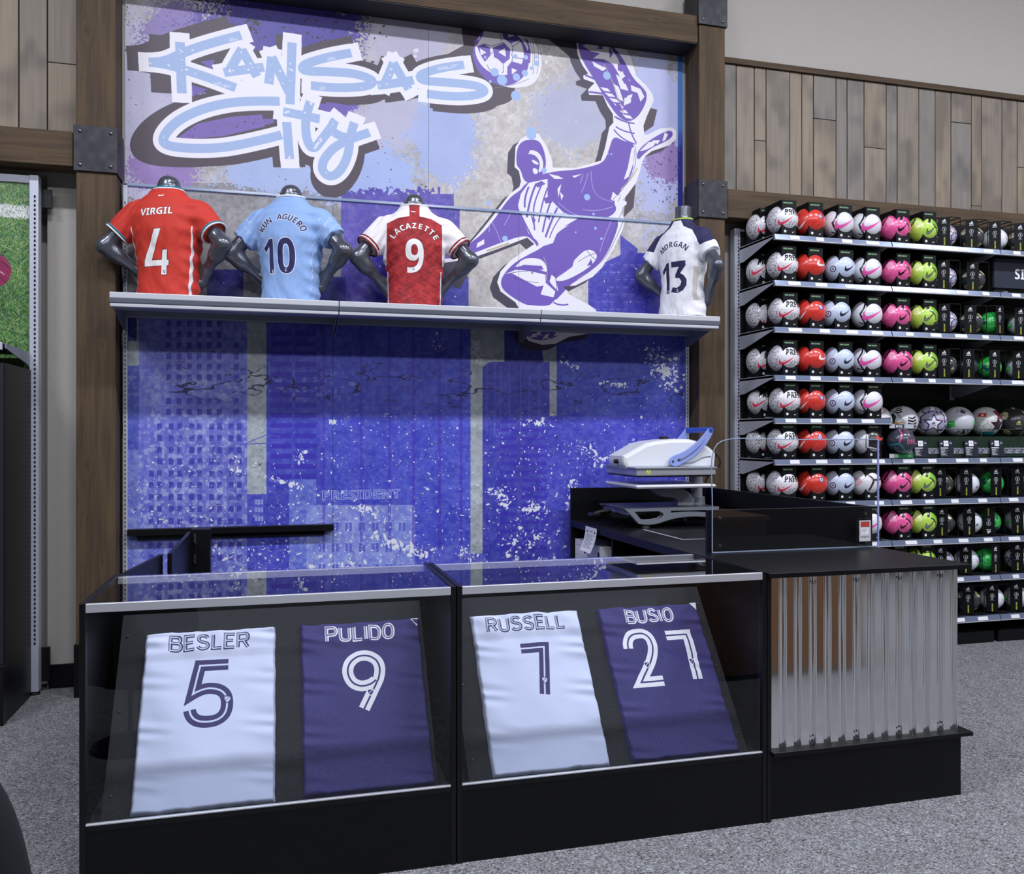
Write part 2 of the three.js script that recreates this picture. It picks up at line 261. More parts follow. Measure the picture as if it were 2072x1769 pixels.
function drawMural(P) {
  const S = 550, W = Math.round((P.x1 - P.x0) * S), H = Math.round((P.y1 - P.y0) * S);
  const c = paint(W, H, (i, j) => { const q = toPx(P.x0 + i / S, P.y1 - j / S, P.z); return muralBase(q[0], q[1]); }), g = c.getContext('2d');
  const map = (x, y) => { const p = atZ(x, y, P.z); return [(p[0] - P.x0) * S, (P.y1 - p[1]) * S]; };
  const K = S * 5.6 / FOCAL; // canvas pixels per design pixel
  const pts = (s) => s.trim().split(/\s+/).map((t) => map(...t.split(',').map(Number)));
  const path = (s, curve, close) => {
    const q = typeof s === 'string' ? pts(s) : s.map((p) => map(...p)); g.beginPath();
    if (!curve) { q.forEach((p, i) => (i ? g.lineTo(...p) : g.moveTo(...p))); }
    else { const n = q.length, m = (a, b) => [(a[0] + b[0]) / 2, (a[1] + b[1]) / 2];
      if (close) { g.moveTo(...m(q[n - 1], q[0])); for (let i = 0; i < n; i++) g.quadraticCurveTo(...q[i], ...m(q[i], q[(i + 1) % n])); }
      else { g.moveTo(...q[0]); for (let i = 1; i < n - 1; i++) g.quadraticCurveTo(...q[i], ...(i === n - 2 ? q[n - 1] : m(q[i], q[i + 1]))); if (n === 2) g.lineTo(...q[1]); } }
    if (close) g.closePath();
  };
  const fill = (s, col, curve = false) => { path(s, curve, true); g.fillStyle = col; g.fill(); };
  const line = (s, col, w, curve = true) => { path(s, curve, false); g.strokeStyle = col; g.lineWidth = w * K; g.stroke(); };
  const rect = (x0, y0, x1, y1, col) => fill([[x0, y0], [x1, y0], [x1, y1], [x0, y1]], col);
  const dot = (x, y, rx, ry, col) => { const p = map(x, y); g.fillStyle = col; g.beginPath(); g.ellipse(p[0], p[1], rx * K, ry * K, 0, 0, 7); g.fill(); };
  const R = rng(77);
  function splat(x, y, r, col) { const n = 8, q = [], a0 = R() * 6, e = 0.25 + R() * 0.65, T = R() * 3.14, C = Math.cos(T), D = Math.sin(T); for (let i = 0; i < n; i++) { const a = a0 + i / n * 6.283, k = r * (0.45 + R() * 0.95), u = Math.cos(a) * k * 1.15, v = Math.sin(a) * k * e; q.push([x + u * C - v * D, y + u * D + v * C]); } fill(q, col, true); }
  g.lineCap = 'round'; g.lineJoin = 'round';
  // --- buildings' windows and floors ---
  const win = 'rgba(62,58,168,0.82)';
  [[275, 333, 390, 445, 500, 555, 650], [225, 290, 337, 403, 447, 513, 557, 620, 665]].forEach((cols, k) => {
    const rows = k ? [717, 782, 848, 910, 978, 1040, 1107, 1172, 1240, 1372, 1440] : [150, 210, 270, 330, 388, 446, 577, 637];
    for (const ry of rows) for (const cx of [...cols, ...(k && ry > 960 ? [180] : [])]) { if (!k && cx === 650 && ry < 250) continue; const x = 240 + cx / 2.726, y = 600 + ry / 2.726; rect(x - 4.8, y - 6, x + 5, y + 6.5, win); if (hash2(cx, ry) > 0.45) rect(x - 1, y + 2, x + 5, y + 6.5, 'rgba(120,122,205,0.5)'); }
  });
  for (const vx of [288, 345, 428, 472]) rect(vx, 650, vx + 1.6, 1170, 'rgba(80,80,180,0.35)');
  for (let k = 0; k < 17; k++) { const y = 600 + (205 + 56.4 * k) / 2.726; if (y > 975) break; rect(548, y - 5, 590, y + 5, 'rgba(58,44,176,0.75)'); rect(597, y - 5, 640, y + 5, 'rgba(58,44,176,0.75)'); }
  for (const vx of [652, 728, 785, 834, 886, 930]) rect(vx, 640, vx + 6, 1110, 'rgba(66,40,170,0.4)');
  for (let y = 660; y < 1100; y += 13) for (let x = 664; x < 940; x += 9) if (hash2(x, y) > 0.6) rect(x, y, x + 5, y + 1.4, 'rgba(132,146,226,0.4)');
  for (const vx of [984, 1000, 1012, 1030, 1052, 1070, 1090]) rect(vx, 740, vx + 2.2, 880, 'rgba(104,112,206,0.55)');
  for (let y = 850; y < 1120; y += 17) { rect(1012, y, 1046, y + 7, 'rgba(60,44,178,0.6)'); rect(1056, y, 1106, y + 7, 'rgba(60,44,178,0.6)'); }
  for (let y = 765; y < 990; y += 18) for (let x = 1136; x < 1380; x += 17) if (hash2(x + 5, y) > 0.55) rect(x, y, x + 10, y + 2.4, 'rgba(110,128,220,0.5)');
  for (let y = 520; y < 640; y += 15) for (let x = 1205; x < 1290; x += 14) if (hash2(x, y + 3) > 0.3) { rect(x, y, x + 9, y + 2, 'rgba(150,160,226,0.5)'); rect(x + 1, y + 4, x + 8, y + 6, 'rgba(90,98,200,0.6)'); }
  dot(1056, 712, 8, 10, 'rgb(52,56,140)'); dot(1030, 722, 9, 12, 'rgb(52,56,140)'); fill('1075,736 1098,716 1100,736', 'rgb(50,54,138)');
  for (const [x, w] of [[1021, 3], [1026, 1.5], [1079, 2]]) rect(x, 655, x + w, 735, 'rgb(58,62,150)');
  // the hotel block and its roof sign
  for (let k = 0; k < 7; k++) for (let r = 0; r < 3; r++) { const x = 645 + k * 27, y = 1058 + r * 42; rect(x, y, x + 5, y + 17, 'rgba(80,84,190,0.7)'); rect(x + 8, y, x + 13, y + 17, 'rgba(80,84,190,0.7)'); rect(x - 1, y - 3, x + 14, y - 1, 'rgba(190,200,240,0.6)'); }
  for (const [x, y] of [[516, 1016], [516, 1032], [516, 1050]]) for (const k of [0, 6, 12]) rect(x + k, y - 5, x + k + 4.5, y + 5, 'rgba(170,190,235,0.75)');
  { const a = map(650, 1012), b = map(810, 1008); g.save(); g.translate(...a); g.rotate(Math.atan2(b[1] - a[1], b[0] - a[0])); g.font = `bold ${24 * K}px sans-serif`; const w = g.measureText('PRESIDENT').width; g.scale((b[0] - a[0]) / w, 1); g.lineWidth = 1.6 * K; g.strokeStyle = 'rgba(168,182,236,0.85)'; g.strokeText('PRESIDENT', 0, 0); g.restore(); }
  line('480,905 540,880 566,884 566,896 480,900', 'rgba(92,96,190,0.9)', 2, false); line('459,895 462,1060', 'rgba(80,80,180,0.7)', 2, false); line('475,900 478,1075', 'rgba(80,80,180,0.7)', 2, false);
  // lighter paint-bare patches
  for (let i = 0; i < 26; i++) splat(290 + R() * 200, 760 + R() * 260, 5 + R() * 12, 'rgba(182,192,228,0.28)');
  for (let i = 0; i < 80; i++) splat(965 + (R() - 0.5) * 18, 690 + R() * 45, 1 + R() * 2.2, 'rgba(214,218,228,0.7)');
  // --- white and black paint flecks ---
  const flecks = (n, x0, x1, y0, y1, r0, r1, col) => { for (let i = 0; i < n; i++) splat(lerp(x0, x1, R()), lerp(y0, y1, R()), r0 + R() * R() * (r1 - r0), col); };
  const cluster = (n, x, y, sx, sy, r, col, slope = 0) => { for (let i = 0; i < n; i++) { const a = (R() + R() + R() - 1.5) / 1.5, b = (R() + R() + R() - 1.5) / 1.5; splat(x + a * sx, y + a * sx * slope + b * sy, 0.7 + R() * R() * r, col); } };
  const wh = 'rgb(232,236,244)', dk = 'rgb(38,36,48)';
  flecks(1000, 252, 1395, 900, 1190, 0.7, 3.6, wh); flecks(420, 560, 1395, 980, 1190, 0.9, 5, wh); flecks(330, 650, 1395, 830, 960, 0.8, 3.4, wh); flecks(260, 252, 640, 930, 1190, 0.8, 3.4, wh);
  flecks(70, 990, 1395, 690, 850, 0.7, 2, wh); flecks(60, 252, 950, 650, 900, 0.6, 1.2, 'rgb(190,194,226)');
  cluster(46, 575, 975, 60, 9, 6.5, wh, 0.3); cluster(40, 480, 955, 14, 12, 5, wh); cluster(36, 608, 925, 22, 22, 6, wh); cluster(30, 672, 853, 12, 6, 6, wh, 0.3); cluster(60, 745, 1035, 60, 18, 7, wh, 0.45); cluster(70, 790, 1100, 70, 18, 7.5, wh, 0.3); cluster(45, 845, 1115, 46, 18, 6, wh, 0.2);
  cluster(60, 1078, 1030, 40, 26, 6.5, wh); cluster(46, 1010, 1005, 30, 18, 5, wh, 0.6); cluster(40, 1085, 855, 46, 18, 5, wh); cluster(50, 1195, 920, 50, 28, 6, wh, 0.4); cluster(40, 1160, 1000, 24, 60, 5, wh); cluster(40, 940, 1120, 26, 22, 5, wh); cluster(36, 1110, 1140, 50, 26, 5, wh);
  cluster(230, 1345, 745, 62, 56, 5.4, wh, 0.7); cluster(90, 700, 1150, 90, 26, 7, wh, 0.2); cluster(90, 480, 1120, 160, 40, 4, wh); cluster(70, 1060, 1100, 60, 40, 6, wh); cluster(60, 360, 1060, 90, 60, 3.5, wh); cluster(40, 1150, 735, 34, 12, 4.4, wh, 0.6); cluster(46, 1250, 778, 46, 8, 4, wh); cluster(40, 885, 690, 22, 40, 3, 'rgb(212,216,236)');
  flecks(90, 252, 1395, 660, 1180, 0.6, 2.2, 'rgba(40,42,110,0.9)');
  flecks(150, 400, 690, 520, 640, 0.5, 2.2, 'rgb(214,216,228)'); flecks(140, 700, 960, 430, 640, 0.5, 2.4, 'rgb(220,222,236)'); flecks(120, 1190, 1395, 470, 640, 0.5, 2, 'rgb(214,218,238)');
  flecks(150, 250, 480, 20, 330, 0.6, 2.2, dk); flecks(330, 400, 790, 5, 150, 0.8, 5, dk); cluster(60, 500, 55, 70, 34, 6, dk, -0.2); flecks(150, 560, 830, 250, 430, 0.6, 2.4, dk); flecks(80, 255, 560, 340, 420, 0.6, 1.6, dk); flecks(60, 930, 1180, 160, 400, 0.5, 1.3, dk);
  cluster(70, 1090, 115, 60, 50, 5, 'rgb(226,226,232)', 0.6); flecks(120, 900, 1180, 180, 520, 0.4, 1.6, 'rgb(234,232,232)'); cluster(34, 840, 110, 10, 20, 4, 'rgb(222,220,226)');
  flecks(60, 1270, 1300, 430, 480, 0.6, 2.4, 'rgb(214,206,206)'); flecks(22, 248, 262, 10, 110, 1, 3, dk);
  for (let i = 0; i < 90; i++) { const a = R() * 6.28, r = 20 + R() * 46; dot(1350 + Math.cos(a) * r * 0.7, 345 + Math.sin(a) * r, 0.8 + R() * 2, 0.8 + R() * 2, 'rgba(78,70,140,0.8)'); }
  // --- dark geometric arms of the design behind the ball and boot ---
  const sh = 'rgb(72,62,72)';
  fill('930,45 1000,52 965,150 890,118 938,92 934,58', sh); fill('1095,68 1170,80 1200,190 1182,175 1170,130 1130,95', sh);
  // --- lettering ---
  const L = ['301,126 330,127 373,105 430,86 488,71', '301,126 330,128 376,142 430,160 477,178', '364,85 366,140 368,189', '453,147 494,141 534,136', '465,142 478,118 490,99', '489,100 505,128 520,155', '550,115 547,142 544,170', '550,115 568,152 585,188', '591,86 589,150 587,211',
    '711,107 680,112 640,122 612,132 612,144 660,145 717,148 758,162 748,174 707,178 660,177 629,173', '764,173 800,169 837,162', '796,127 788,148 778,170', '796,127 812,155 827,181', '939,131 905,135 870,143 846,154 856,164 910,167 968,173 985,185 960,194 910,196 864,190',
    '566,205 492,203 415,217 357,244 326,280 338,298 434,302 512,288 570,273', '580,247 583,285 586,322', '573,226 610,233 647,241', '628,206 618,233 619,281 633,305 652,282 676,250', '679,243 668,256 679,273 700,278', '717,248 708,275 706,311 690,346 668,360 650,345 656,318 690,286 748,268'];
  const big = L.map((s) => s.split(' ').map((t) => { const [x, y] = t.split(',').map(Number); return [655 + (x - 655) * 1.125, 193 + (y - 193) * 1.13]; }));
  g.lineCap = 'butt';
  for (const q of big) { path(q, true, false); g.strokeStyle = sh; g.lineWidth = 46 * K; g.stroke(); }
  for (const s of L) for (const [a, b] of [[6, 10], [12, 16], [-6, -6]]) { path(s.split(' ').map((t) => { const [x, y] = t.split(',').map(Number); return [x + a, y + b]; }), true, false); g.lineWidth = 38 * K; g.strokeStyle = sh; g.stroke(); }
  fill('256,108 330,80 330,128 300,132', sh);
  for (const q of ['405,124 435,121 428,142', '386,172 420,181 388,196', '480,158 520,162 520,170 490,168', '662,206 700,212 690,222 650,220']) fill(q, 'rgb(106,88,168)');
  fill('352,284 400,250 470,236 530,232 536,256 450,276', 'rgb(118,96,172)', false);
  for (let i = 0; i < 40; i++) { const t = R(); splat(360 + t * 170, 282 - t * 38 + (R() - 0.7) * 20, 0.6 + R() * 1.6, sh); }
  g.lineCap = 'square'; for (const s of L) line(s, 'rgb(236,234,240)', 36);
  g.lineCap = 'round'; for (const s of L) line(s, 'rgb(236,234,240)', 37);
  fill('476,176 500,152 566,168 580,200 470,192', 'rgb(236,234,240)'); fill('600,230 640,255 650,290 690,262 720,262 690,300 670,340 640,345 645,310 620,320', 'rgba(236,234,240,0)');
  g.lineCap = 'butt'; for (const s of L) line(s, 'rgb(160,182,220)', 17.5);
  for (const s of L) { const q = s.split(' ').map((t) => t.split(',').map(Number)); for (let k = 0; k < 26; k++) { const i = Math.floor(R() * (q.length - 1)), t = R(), x = lerp(q[i][0], q[i + 1][0], t), y = lerp(q[i][1], q[i + 1][1], t); if (R() > 0.82) splat(x + (R() - 0.5) * 7, y + (R() - 0.5) * 5, 0.6 + R() * 2.2, 'rgb(232,234,242)'); } }
  for (const [x, y, w] of [[473, 77, 10], [445, 168, 12], [460, 172, 8], [655, 176, 9], [672, 116, 10], [900, 135, 14], [920, 131, 8], [720, 290, 4]]) for (let k = 0; k < 3; k++) line([[x - w, y + k * 2.6 + R() * 2], [x, y + k * 2.4], [x + w * R(), y + k * 2.2 - 1]], 'rgb(234,236,242)', 0.8);
  { const a = map(638, 304), b = map(655, 278); g.save(); g.translate(...a); g.rotate(Math.atan2(b[1] - a[1], b[0] - a[0])); g.font = `italic bold ${7 * K}px sans-serif`; g.fillStyle = 'rgb(240,240,246)'; g.fillText('WBW.22', 0, 0); g.restore(); }
  // --- the ball ---
  const pu = 'rgb(108,82,176)', pw = 'rgb(234,232,236)', ink = 'rgb(70,60,120)';
  dot(1054, 124, 46, 54, pw); dot(1034, 122, 62, 58, pw); dot(1014, 115, 61, 60, pu); dot(1011, 104, 53, 50, pw);
  const z3 = (q) => q.map(([x, y]) => [940 + x / 4.604, 40 + y / 4.604]);
  for (const q of [[[500, 120], [560, 170], [596, 260], [580, 340], [540, 372], [560, 420], [612, 400], [616, 300], [590, 190]], [[70, 320], [100, 330], [150, 450], [240, 510], [320, 515], [400, 520], [480, 560], [420, 600], [330, 615], [200, 550], [110, 440]], [[118, 250], [178, 224], [238, 262], [242, 330], [190, 392], [150, 330]], [[262, 262], [370, 214], [426, 280], [420, 362], [360, 412], [275, 346]], [[398, 440], [440, 388], [548, 420], [562, 446], [545, 505], [480, 562], [398, 520]], [[345, 98], [470, 118], [512, 186], [432, 222], [362, 172]], [[86, 200], [184, 88], [172, 142], [108, 244]]]) fill(z3(q), pu);
  for (const q of [[[142, 266], [202, 306], [150, 332]], [[314, 302], [376, 262], [386, 346]], [[438, 450], [492, 470], [440, 512]], [[398, 108], [466, 150], [410, 166]], [[112, 200], [150, 140], [140, 180]], [[190, 392], [216, 376], [250, 350], [220, 380]], [[350, 400], [270, 352], [300, 360]]]) fill(z3(q), pw);
  for (const q of [[[180, 222], [250, 246], [368, 208]], [[330, 100], [345, 200]], [[432, 222], [450, 250], [440, 330], [450, 350]], [[450, 250], [520, 200], [545, 180]], [[242, 320], [262, 300]], [[360, 414], [362, 480], [350, 500]], [[210, 420], [240, 480]], [[440, 388], [450, 350], [560, 366]]]) line(z3(q), ink, 1.1, false);
  for (const s of ['1080,70 1096,110 1086,150', '1076,78 1086,110 1078,150', '1070,160 1040,174 1000,178']) line(s, 'rgb(120,116,140)', 1); line('1072,84 1082,112 1076,140', 'rgb(186,174,150)', 1.4);
  for (const [x, y, r] of [[1001, 146, 9], [1016, 162, 11], [1045, 156, 8], [1043, 114, 5], [1064, 116, 5], [1086, 128, 6], [1075, 138, 4], [1062, 148, 7], [1085, 115, 4], [1044, 194, 11], [1075, 269, 12], [1072, 263, 6], [1101, 345, 6], [1188, 399, 7], [1022, 483, 6], [1228, 153, 9], [989, 411, 5], [1205, 462, 3], [1201, 433, 3], [1217, 483, 3], [1013, 490, 2], [1165, 470, 2], [982, 116, 3], [992, 165, 3], [1166, 318, 3], [1154, 513, 2]]) dot(x, y, r, r, 'rgb(158,186,228)');
  // --- the player ---
  const out = '1166,70 1166,83 1169,112 1179,133 1190,149 1180,153 1181,160 1203,168 1190,181 1192,192 1220,193 1229,214 1240,231 1241,248 1233,257 1224,300 1216,325 1165,340 1119,339 1116,321 1105,294 1089,270 1070,272 1054,281 1043,297 1041,338 1050,346 1054,367 1051,378 1032,392 1015,414 999,435 975,465 953,490 929,498 890,502 890,533 948,525 1010,503 1067,481 1081,494 1056,511 1032,528 1013,549 1006,571 1013,590 1043,612 1059,640 1056,674 1070,690 1097,698 1124,696 1151,682 1200,674 1210,660 1206,627 1192,617 1151,595 1148,588 1138,580 1165,578 1200,560 1219,541 1243,500 1260,465 1265,446 1257,430 1260,419 1268,414 1268,408 1260,405 1271,392 1287,370 1295,346 1300,327 1306,316 1319,306 1355,294 1368,281 1368,264 1360,258 1336,260 1311,272 1304,273 1302,255 1309,235 1323,203 1320,190 1307,172 1287,153 1277,116 1268,103 1248,90 1246,70';
  const od = out.split(' ').map((t) => t.split(',').map(Number));
  fill(od.map(([x, y]) => [x - 15, y + 12]), 'rgb(62,56,74)'); fill('1300,215 1330,222 1322,255 1300,270', sh); fill('1266,392 1286,372 1282,420 1262,440', sh); fill('890,533 960,535 930,585 905,575', 'rgb(62,56,74)');
  fill(out, pw);
  path(out, false, true); g.save(); g.clip();
  const pf = (s, curve = true) => fill(s, pu, curve), wf = (s, curve = false) => fill(s, pw, curve), il = (s, w = 1, col = ink) => line(s, col, w);
  // boot and sock
  pf('1168,76 1172,108 1184,132 1205,165 1228,205 1250,236 1270,248 1290,238 1306,212 1310,190 1300,176 1280,158 1262,120 1240,92 1220,80'); wf('1178,92 1200,86 1215,96 1232,92 1250,118 1262,150 1276,164 1256,158 1240,130 1222,120 1200,118 1214,108 1196,104', false);
  wf('1246,150 1262,160 1272,184 1256,180'); wf('1240,168 1252,176 1262,206 1250,200'); wf('1276,172 1296,180 1304,196 1296,206 1290,188 1278,184'); wf('1264,196 1280,190 1276,208 1262,214'); wf('1198,124 1218,134 1228,138 1220,144 1202,134');
  for (let k = 0; k < 6; k++) { const x = 1214 + k * 9, y = 176 + k * 11; wf(`${x},${y} ${x + 16},${y + 3} ${x + 22},${y + 10} ${x + 8},${y + 8}`); }
  for (const q of ['1232,92 1240,110 1234,118', '1250,128 1262,134 1258,146 1250,142', '1268,152 1274,166 1264,170 1258,160', '1262,182 1272,186 1268,198 1258,196', '1276,198 1288,196 1292,214 1280,212', '1244,206 1256,214 1262,226 1250,222', '1184,96 1192,110 1182,114', '1206,98 1218,92 1220,100']) pf(q, false);
  line('1222,130 1250,180 1262,235', 'rgb(198,180,156)', 1.6); for (const q of ['1184,152 1200,158 1216,166', '1192,186 1208,188 1222,190']) line(q, pu, 4);
  for (const q of ['1243,236 1262,248 1284,250', '1246,256 1258,266 1284,270', '1242,262 1258,284 1286,292', '1272,248 1276,272 1288,290']) line(q, pu, 3); il('1246,235 1260,246 1280,249', 0.8);
  // standing leg, torso, arms
  pf('1241,274 1232,304 1222,328 1200,336 1165,344 1128,346 1110,350 1098,352 1062,372 1054,385 1030,400 1000,445 970,480 935,502 896,510 892,526 945,518 1005,494 1065,474 1080,490 1100,500 1110,480 1130,460 1180,450 1230,442 1250,425 1240,408 1262,380 1280,350 1284,316 1284,290 1262,286');
  pf('1100,500 1070,515 1040,532 1018,556 1012,575 1022,592 1060,616 1074,618 1110,620 1125,608 1160,570 1200,545 1225,520 1244,480 1254,446 1230,438 1150,450');
  pf('1288,308 1310,286 1345,266 1360,264 1362,276 1345,288 1320,298 1302,312 1290,326'); wf('1294,306 1312,288 1330,284 1322,296 1306,304'); wf('1320,284 1336,284 1330,292'); wf('1345,268 1352,272 1346,284 1340,286');
  pf('1046,300 1044,334 1054,344 1060,368 1080,372 1100,352 1106,330 1100,300 1090,284 1072,282 1056,286'); // head
  wf('1070,304 1082,304 1094,312 1100,330 1098,344 1088,352 1094,330 1084,314 1072,312', true); wf('1074,322 1086,326 1092,334 1080,332', true); wf('1078,338 1090,344 1086,354 1078,350', true); wf('1066,309 1074,310 1072,313', true); dot(1101, 345, 6, 6, 'rgb(158,186,228)'); dot(1075, 274, 11, 9, 'rgb(158,186,228)');
  // chest and shirt folds
  wf('1108,362 1070,370 1054,392 1048,416 1054,436 1070,473 1086,487 1094,500 1119,492 1130,465 1170,442 1140,430 1124,414 1108,396', false);
  for (const q of ['1070,378 1060,400 1062,420', '1084,374 1072,400 1066,440', '1098,370 1084,400 1078,430 1082,466', '1108,380 1096,410 1090,450', '1118,400 1106,426 1098,470', '1128,420 1114,450 1104,480', '1052,430 1070,470 1088,498', '1140,432 1120,456 1112,482']) line(q, pu, 2 + R() * 2.4);
  for (const q of ['1082,372 1096,366 1104,372 1088,380', '1100,402 1114,396 1118,410 1104,412', '1074,436 1084,444 1080,458', '1104,436 1116,430 1112,446']) pf(q, false); for (const q of ['1110,352 1130,356 1140,362 1122,362', '1133,388 1140,396 1136,406', '1128,382 1136,372 1130,400', '1158,356 1178,352 1162,360']) wf(q);
  for (const s of ['1190,350 1184,375 1176,390', '1196,346 1196,378 1214,404 1240,408', '1180,352 1174,372', '1178,424 1210,430 1240,418', '1130,410 1150,430 1170,436', '1124,420 1140,440', '996,450 1012,480 1016,500', '990,450 990,470', '1020,456 1030,440 1036,426', '1240,440 1222,480 1214,510']) line(s, 'rgb(206,198,232)', 0.9);
  wf('1278,300 1284,296 1282,330 1272,358 1262,364 1270,340'); wf('1240,388 1250,396 1246,408 1236,404'); line('1290,340 1276,366 1256,384', 'rgb(196,184,160)', 3); line('1244,392 1262,390 1250,408', ink, 0.8);
  for (const s of ['1286,296 1290,330 1268,376 1240,404', '1262,446 1240,500 1210,540 1160,572', '1258,430 1240,470 1232,500']) il(s, 0.9);
  line('1060,506 1040,520 1020,538', 'rgb(190,178,150)', 1.6); line('985,508 1010,500 1030,492', 'rgb(190,178,150)', 4); wf('966,492 980,484 980,494 964,502');
  // shorts, thigh and knee
  wf('1042,540 1060,522 1090,522 1104,532 1108,552 1098,548 1070,540 1044,540', true); wf('1018,556 1034,552 1048,560 1086,580 1100,578 1094,596 1120,602 1124,590 1104,572 1104,556 1070,548 1044,546', false); wf('1122,566 1145,546 1168,520 1186,504 1204,508 1210,522 1190,544 1150,566 1130,570', true);
  pf('1128,562 1150,540 1164,520 1158,540', false); pf('1040,544 1060,536 1096,538 1100,546 1070,546', false); pf('1188,538 1196,524 1200,536', false); wf('1112,570 1116,556 1124,562 1130,590 1120,580');
  for (const s of ['1104,532 1112,548 1110,566', '1098,520 1112,536 1106,564', '1024,556 1044,548 1086,548', '1040,560 1056,570 1090,572', '1120,548 1128,570 1126,594', '1186,504 1196,520 1206,526', '1170,530 1190,516 1206,512']) il(s, 0.9); line('1100,520 1112,545 1104,570', 'rgb(196,184,160)', 1.3); dot(1077, 552, 3, 3, 'rgb(150,150,170)'); line('1040,558 1044,566', ink, 2);
  // lower boot
  wf('1110,620 1124,606 1138,606 1146,612 1160,626 1196,640 1206,668 1150,676 1124,690 1097,692 1072,684 1060,670 1072,650 1100,640', false); pf('1062,668 1066,652 1090,640 1130,630 1170,640 1198,650 1194,666 1150,668 1122,684 1094,690 1070,684'); line('1120,612 1132,620 1150,616', pu, 3);
  for (let k = 0; k < 22; k++) { const x = 1076 + R() * 80, y = 650 + R() * 30; if (y > 690 - Math.abs(x - 1090) * 0.35) continue; wf(`${x},${y} ${x + 10},${y - 5 + R() * 6} ${x + 5},${y + 5} ${x + 13},${y + 8} ${x + 2},${y + 7} ${x - 6},${y + 9}`); } wf('1150,660 1190,652 1186,662 1160,668'); pf('1160,658 1180,655 1176,662', false);
  g.restore();
  for (const [x, y, r] of [[1188, 399, 7], [1022, 483, 6], [1228, 153, 9], [1205, 462, 3], [1201, 433, 3], [1217, 483, 3], [1165, 470, 2], [1230, 311, 2], [1237, 312, 2]]) dot(x, y, r, r, 'rgb(158,186,228)');
  return texture(c);
}
{
  const mount = (P, root, seams, r) => { // one printed sheet per mesh
    const map = drawMural(P), mat = std({ map, roughness: r }), edge = std({ color: 0xb9bcc6, roughness: 0.5 });
    for (let i = 0; i + 1 < seams.length; i++) {
      const a = seams[i] + 0.0012, b = seams[i + 1] - 0.0012, g = new THREE.PlaneGeometry(b - a, P.y1 - P.y0).translate((a + b) / 2, (P.y0 + P.y1) / 2, P.z), uv = g.attributes.uv;
      for (let k = 0; k < uv.count; k++) uv.setX(k, (a + uv.getX(k) * (b - a) - P.x0) / (P.x1 - P.x0));
      const m = part('mural_panel', g, mat, root); part('panel_core', bb(a, b, P.y0, P.y1, P.z - 0.008, P.z - 0.0008), edge, m);
    }
  };
  const up = thing('wall_mural', 'printed graffiti mural under the top beam with big brush lettering and a ball', 'mural');
  mount(MUR_UP, up, [MUR_UP.x0, atZ(867, 300, MUR_UP.z)[0], MUR_UP.x1], 0.45);
  const lo = thing('gondola_backdrop', 'tall grey framed backdrop printed with a blue city skyline and a kicking player', 'backdrop');
  mount(MUR_LO, lo, [MUR_LO.x0, 0.345, 1.566, MUR_LO.x1], 0.4);
  for (const x of [-0.868, 2.8]) part('upright', bb(x - 0.012, x + 0.014, 0.02, 3.0, -5.59, -5.538, 0.003), M.upright, lo);
  part('top_rail', bb(-0.88, 2.814, 2.985, 3.003, -5.59, -5.538, 0.003), M.glassEdge, lo, 'clear top rail');
  part('slots', (() => { const a = []; for (const x of [-0.867, 2.801]) for (let y = 0.1; y < 2.9; y += 0.026) a.push(bx(0.005, 0.014, 0.004, x, y, -5.5375)); return a; })(), M.slot, lo).userData.kind = 'stuff';
}
// ---------- the long display shelf in three sections ----------
const SHELF_Y = 2.272;
{
  const names = ['left', 'middle', 'right'], on = ['under the red and the pale blue jerseys', 'under the dark red jersey', 'under the white jersey'];
  for (let i = 0; i < 3; i++) {
    const xa = -0.872 + i * 1.2205 + 0.002, xb = xa + 1.2165, t = thing('display_shelf', `grey steel display shelf, ${names[i]} section of three, ${on[i]}`, 'shelf', [xa, SHELF_Y, -5.5355]);
    const w = xb - xa;
    part('deck', bb(0, w, -0.012, 0, 0.03, 0.47, 0.002), M.shelfGrey, t);
    part('front_rail', [bb(0, w, -0.03, 0.003, 0.47, 0.486, 0.004), bb(0, w, -0.075, -0.055, 0.42, 0.47, 0.004)], M.alu, t, 'bright front rail');
    part('front_channel', extrude([[0.486, -0.03], [0.476, -0.05], [0.44, -0.07], [0.33, -0.075], [0.33, -0.062], [0.43, -0.05], [0.47, -0.02]], w).rotateY(-Math.PI / 2).translate(w, 0, 0), M.shelfGrey, t);
    part('rear_channel', bb(0, w, -0.075, -0.012, 0.0, 0.06, 0.004), M.shelfGrey, t);
    const holes = []; for (let x = 0.03; x < w - 0.02; x += 0.0185) holes.push(bx(0.008, 0.008, 0.003, x, -0.03, 0.0605)); for (let x = 0.1; x < w; x += 0.29) holes.push(bx(0.016, 0.005, 0.003, x, -0.0625, 0.43));
    part('holes', holes, M.slot, t).userData.kind = 'stuff';
    for (const x of [0.002, w - 0.006]) part('bracket', extrude([[0.0, 0.0], [0.46, -0.02], [0.46, -0.05], [0.05, -0.15], [0.0, -0.15]], 0.004).rotateY(-Math.PI / 2).translate(x + 0.004, 0, 0), M.shelfGrey, t);
  }
}
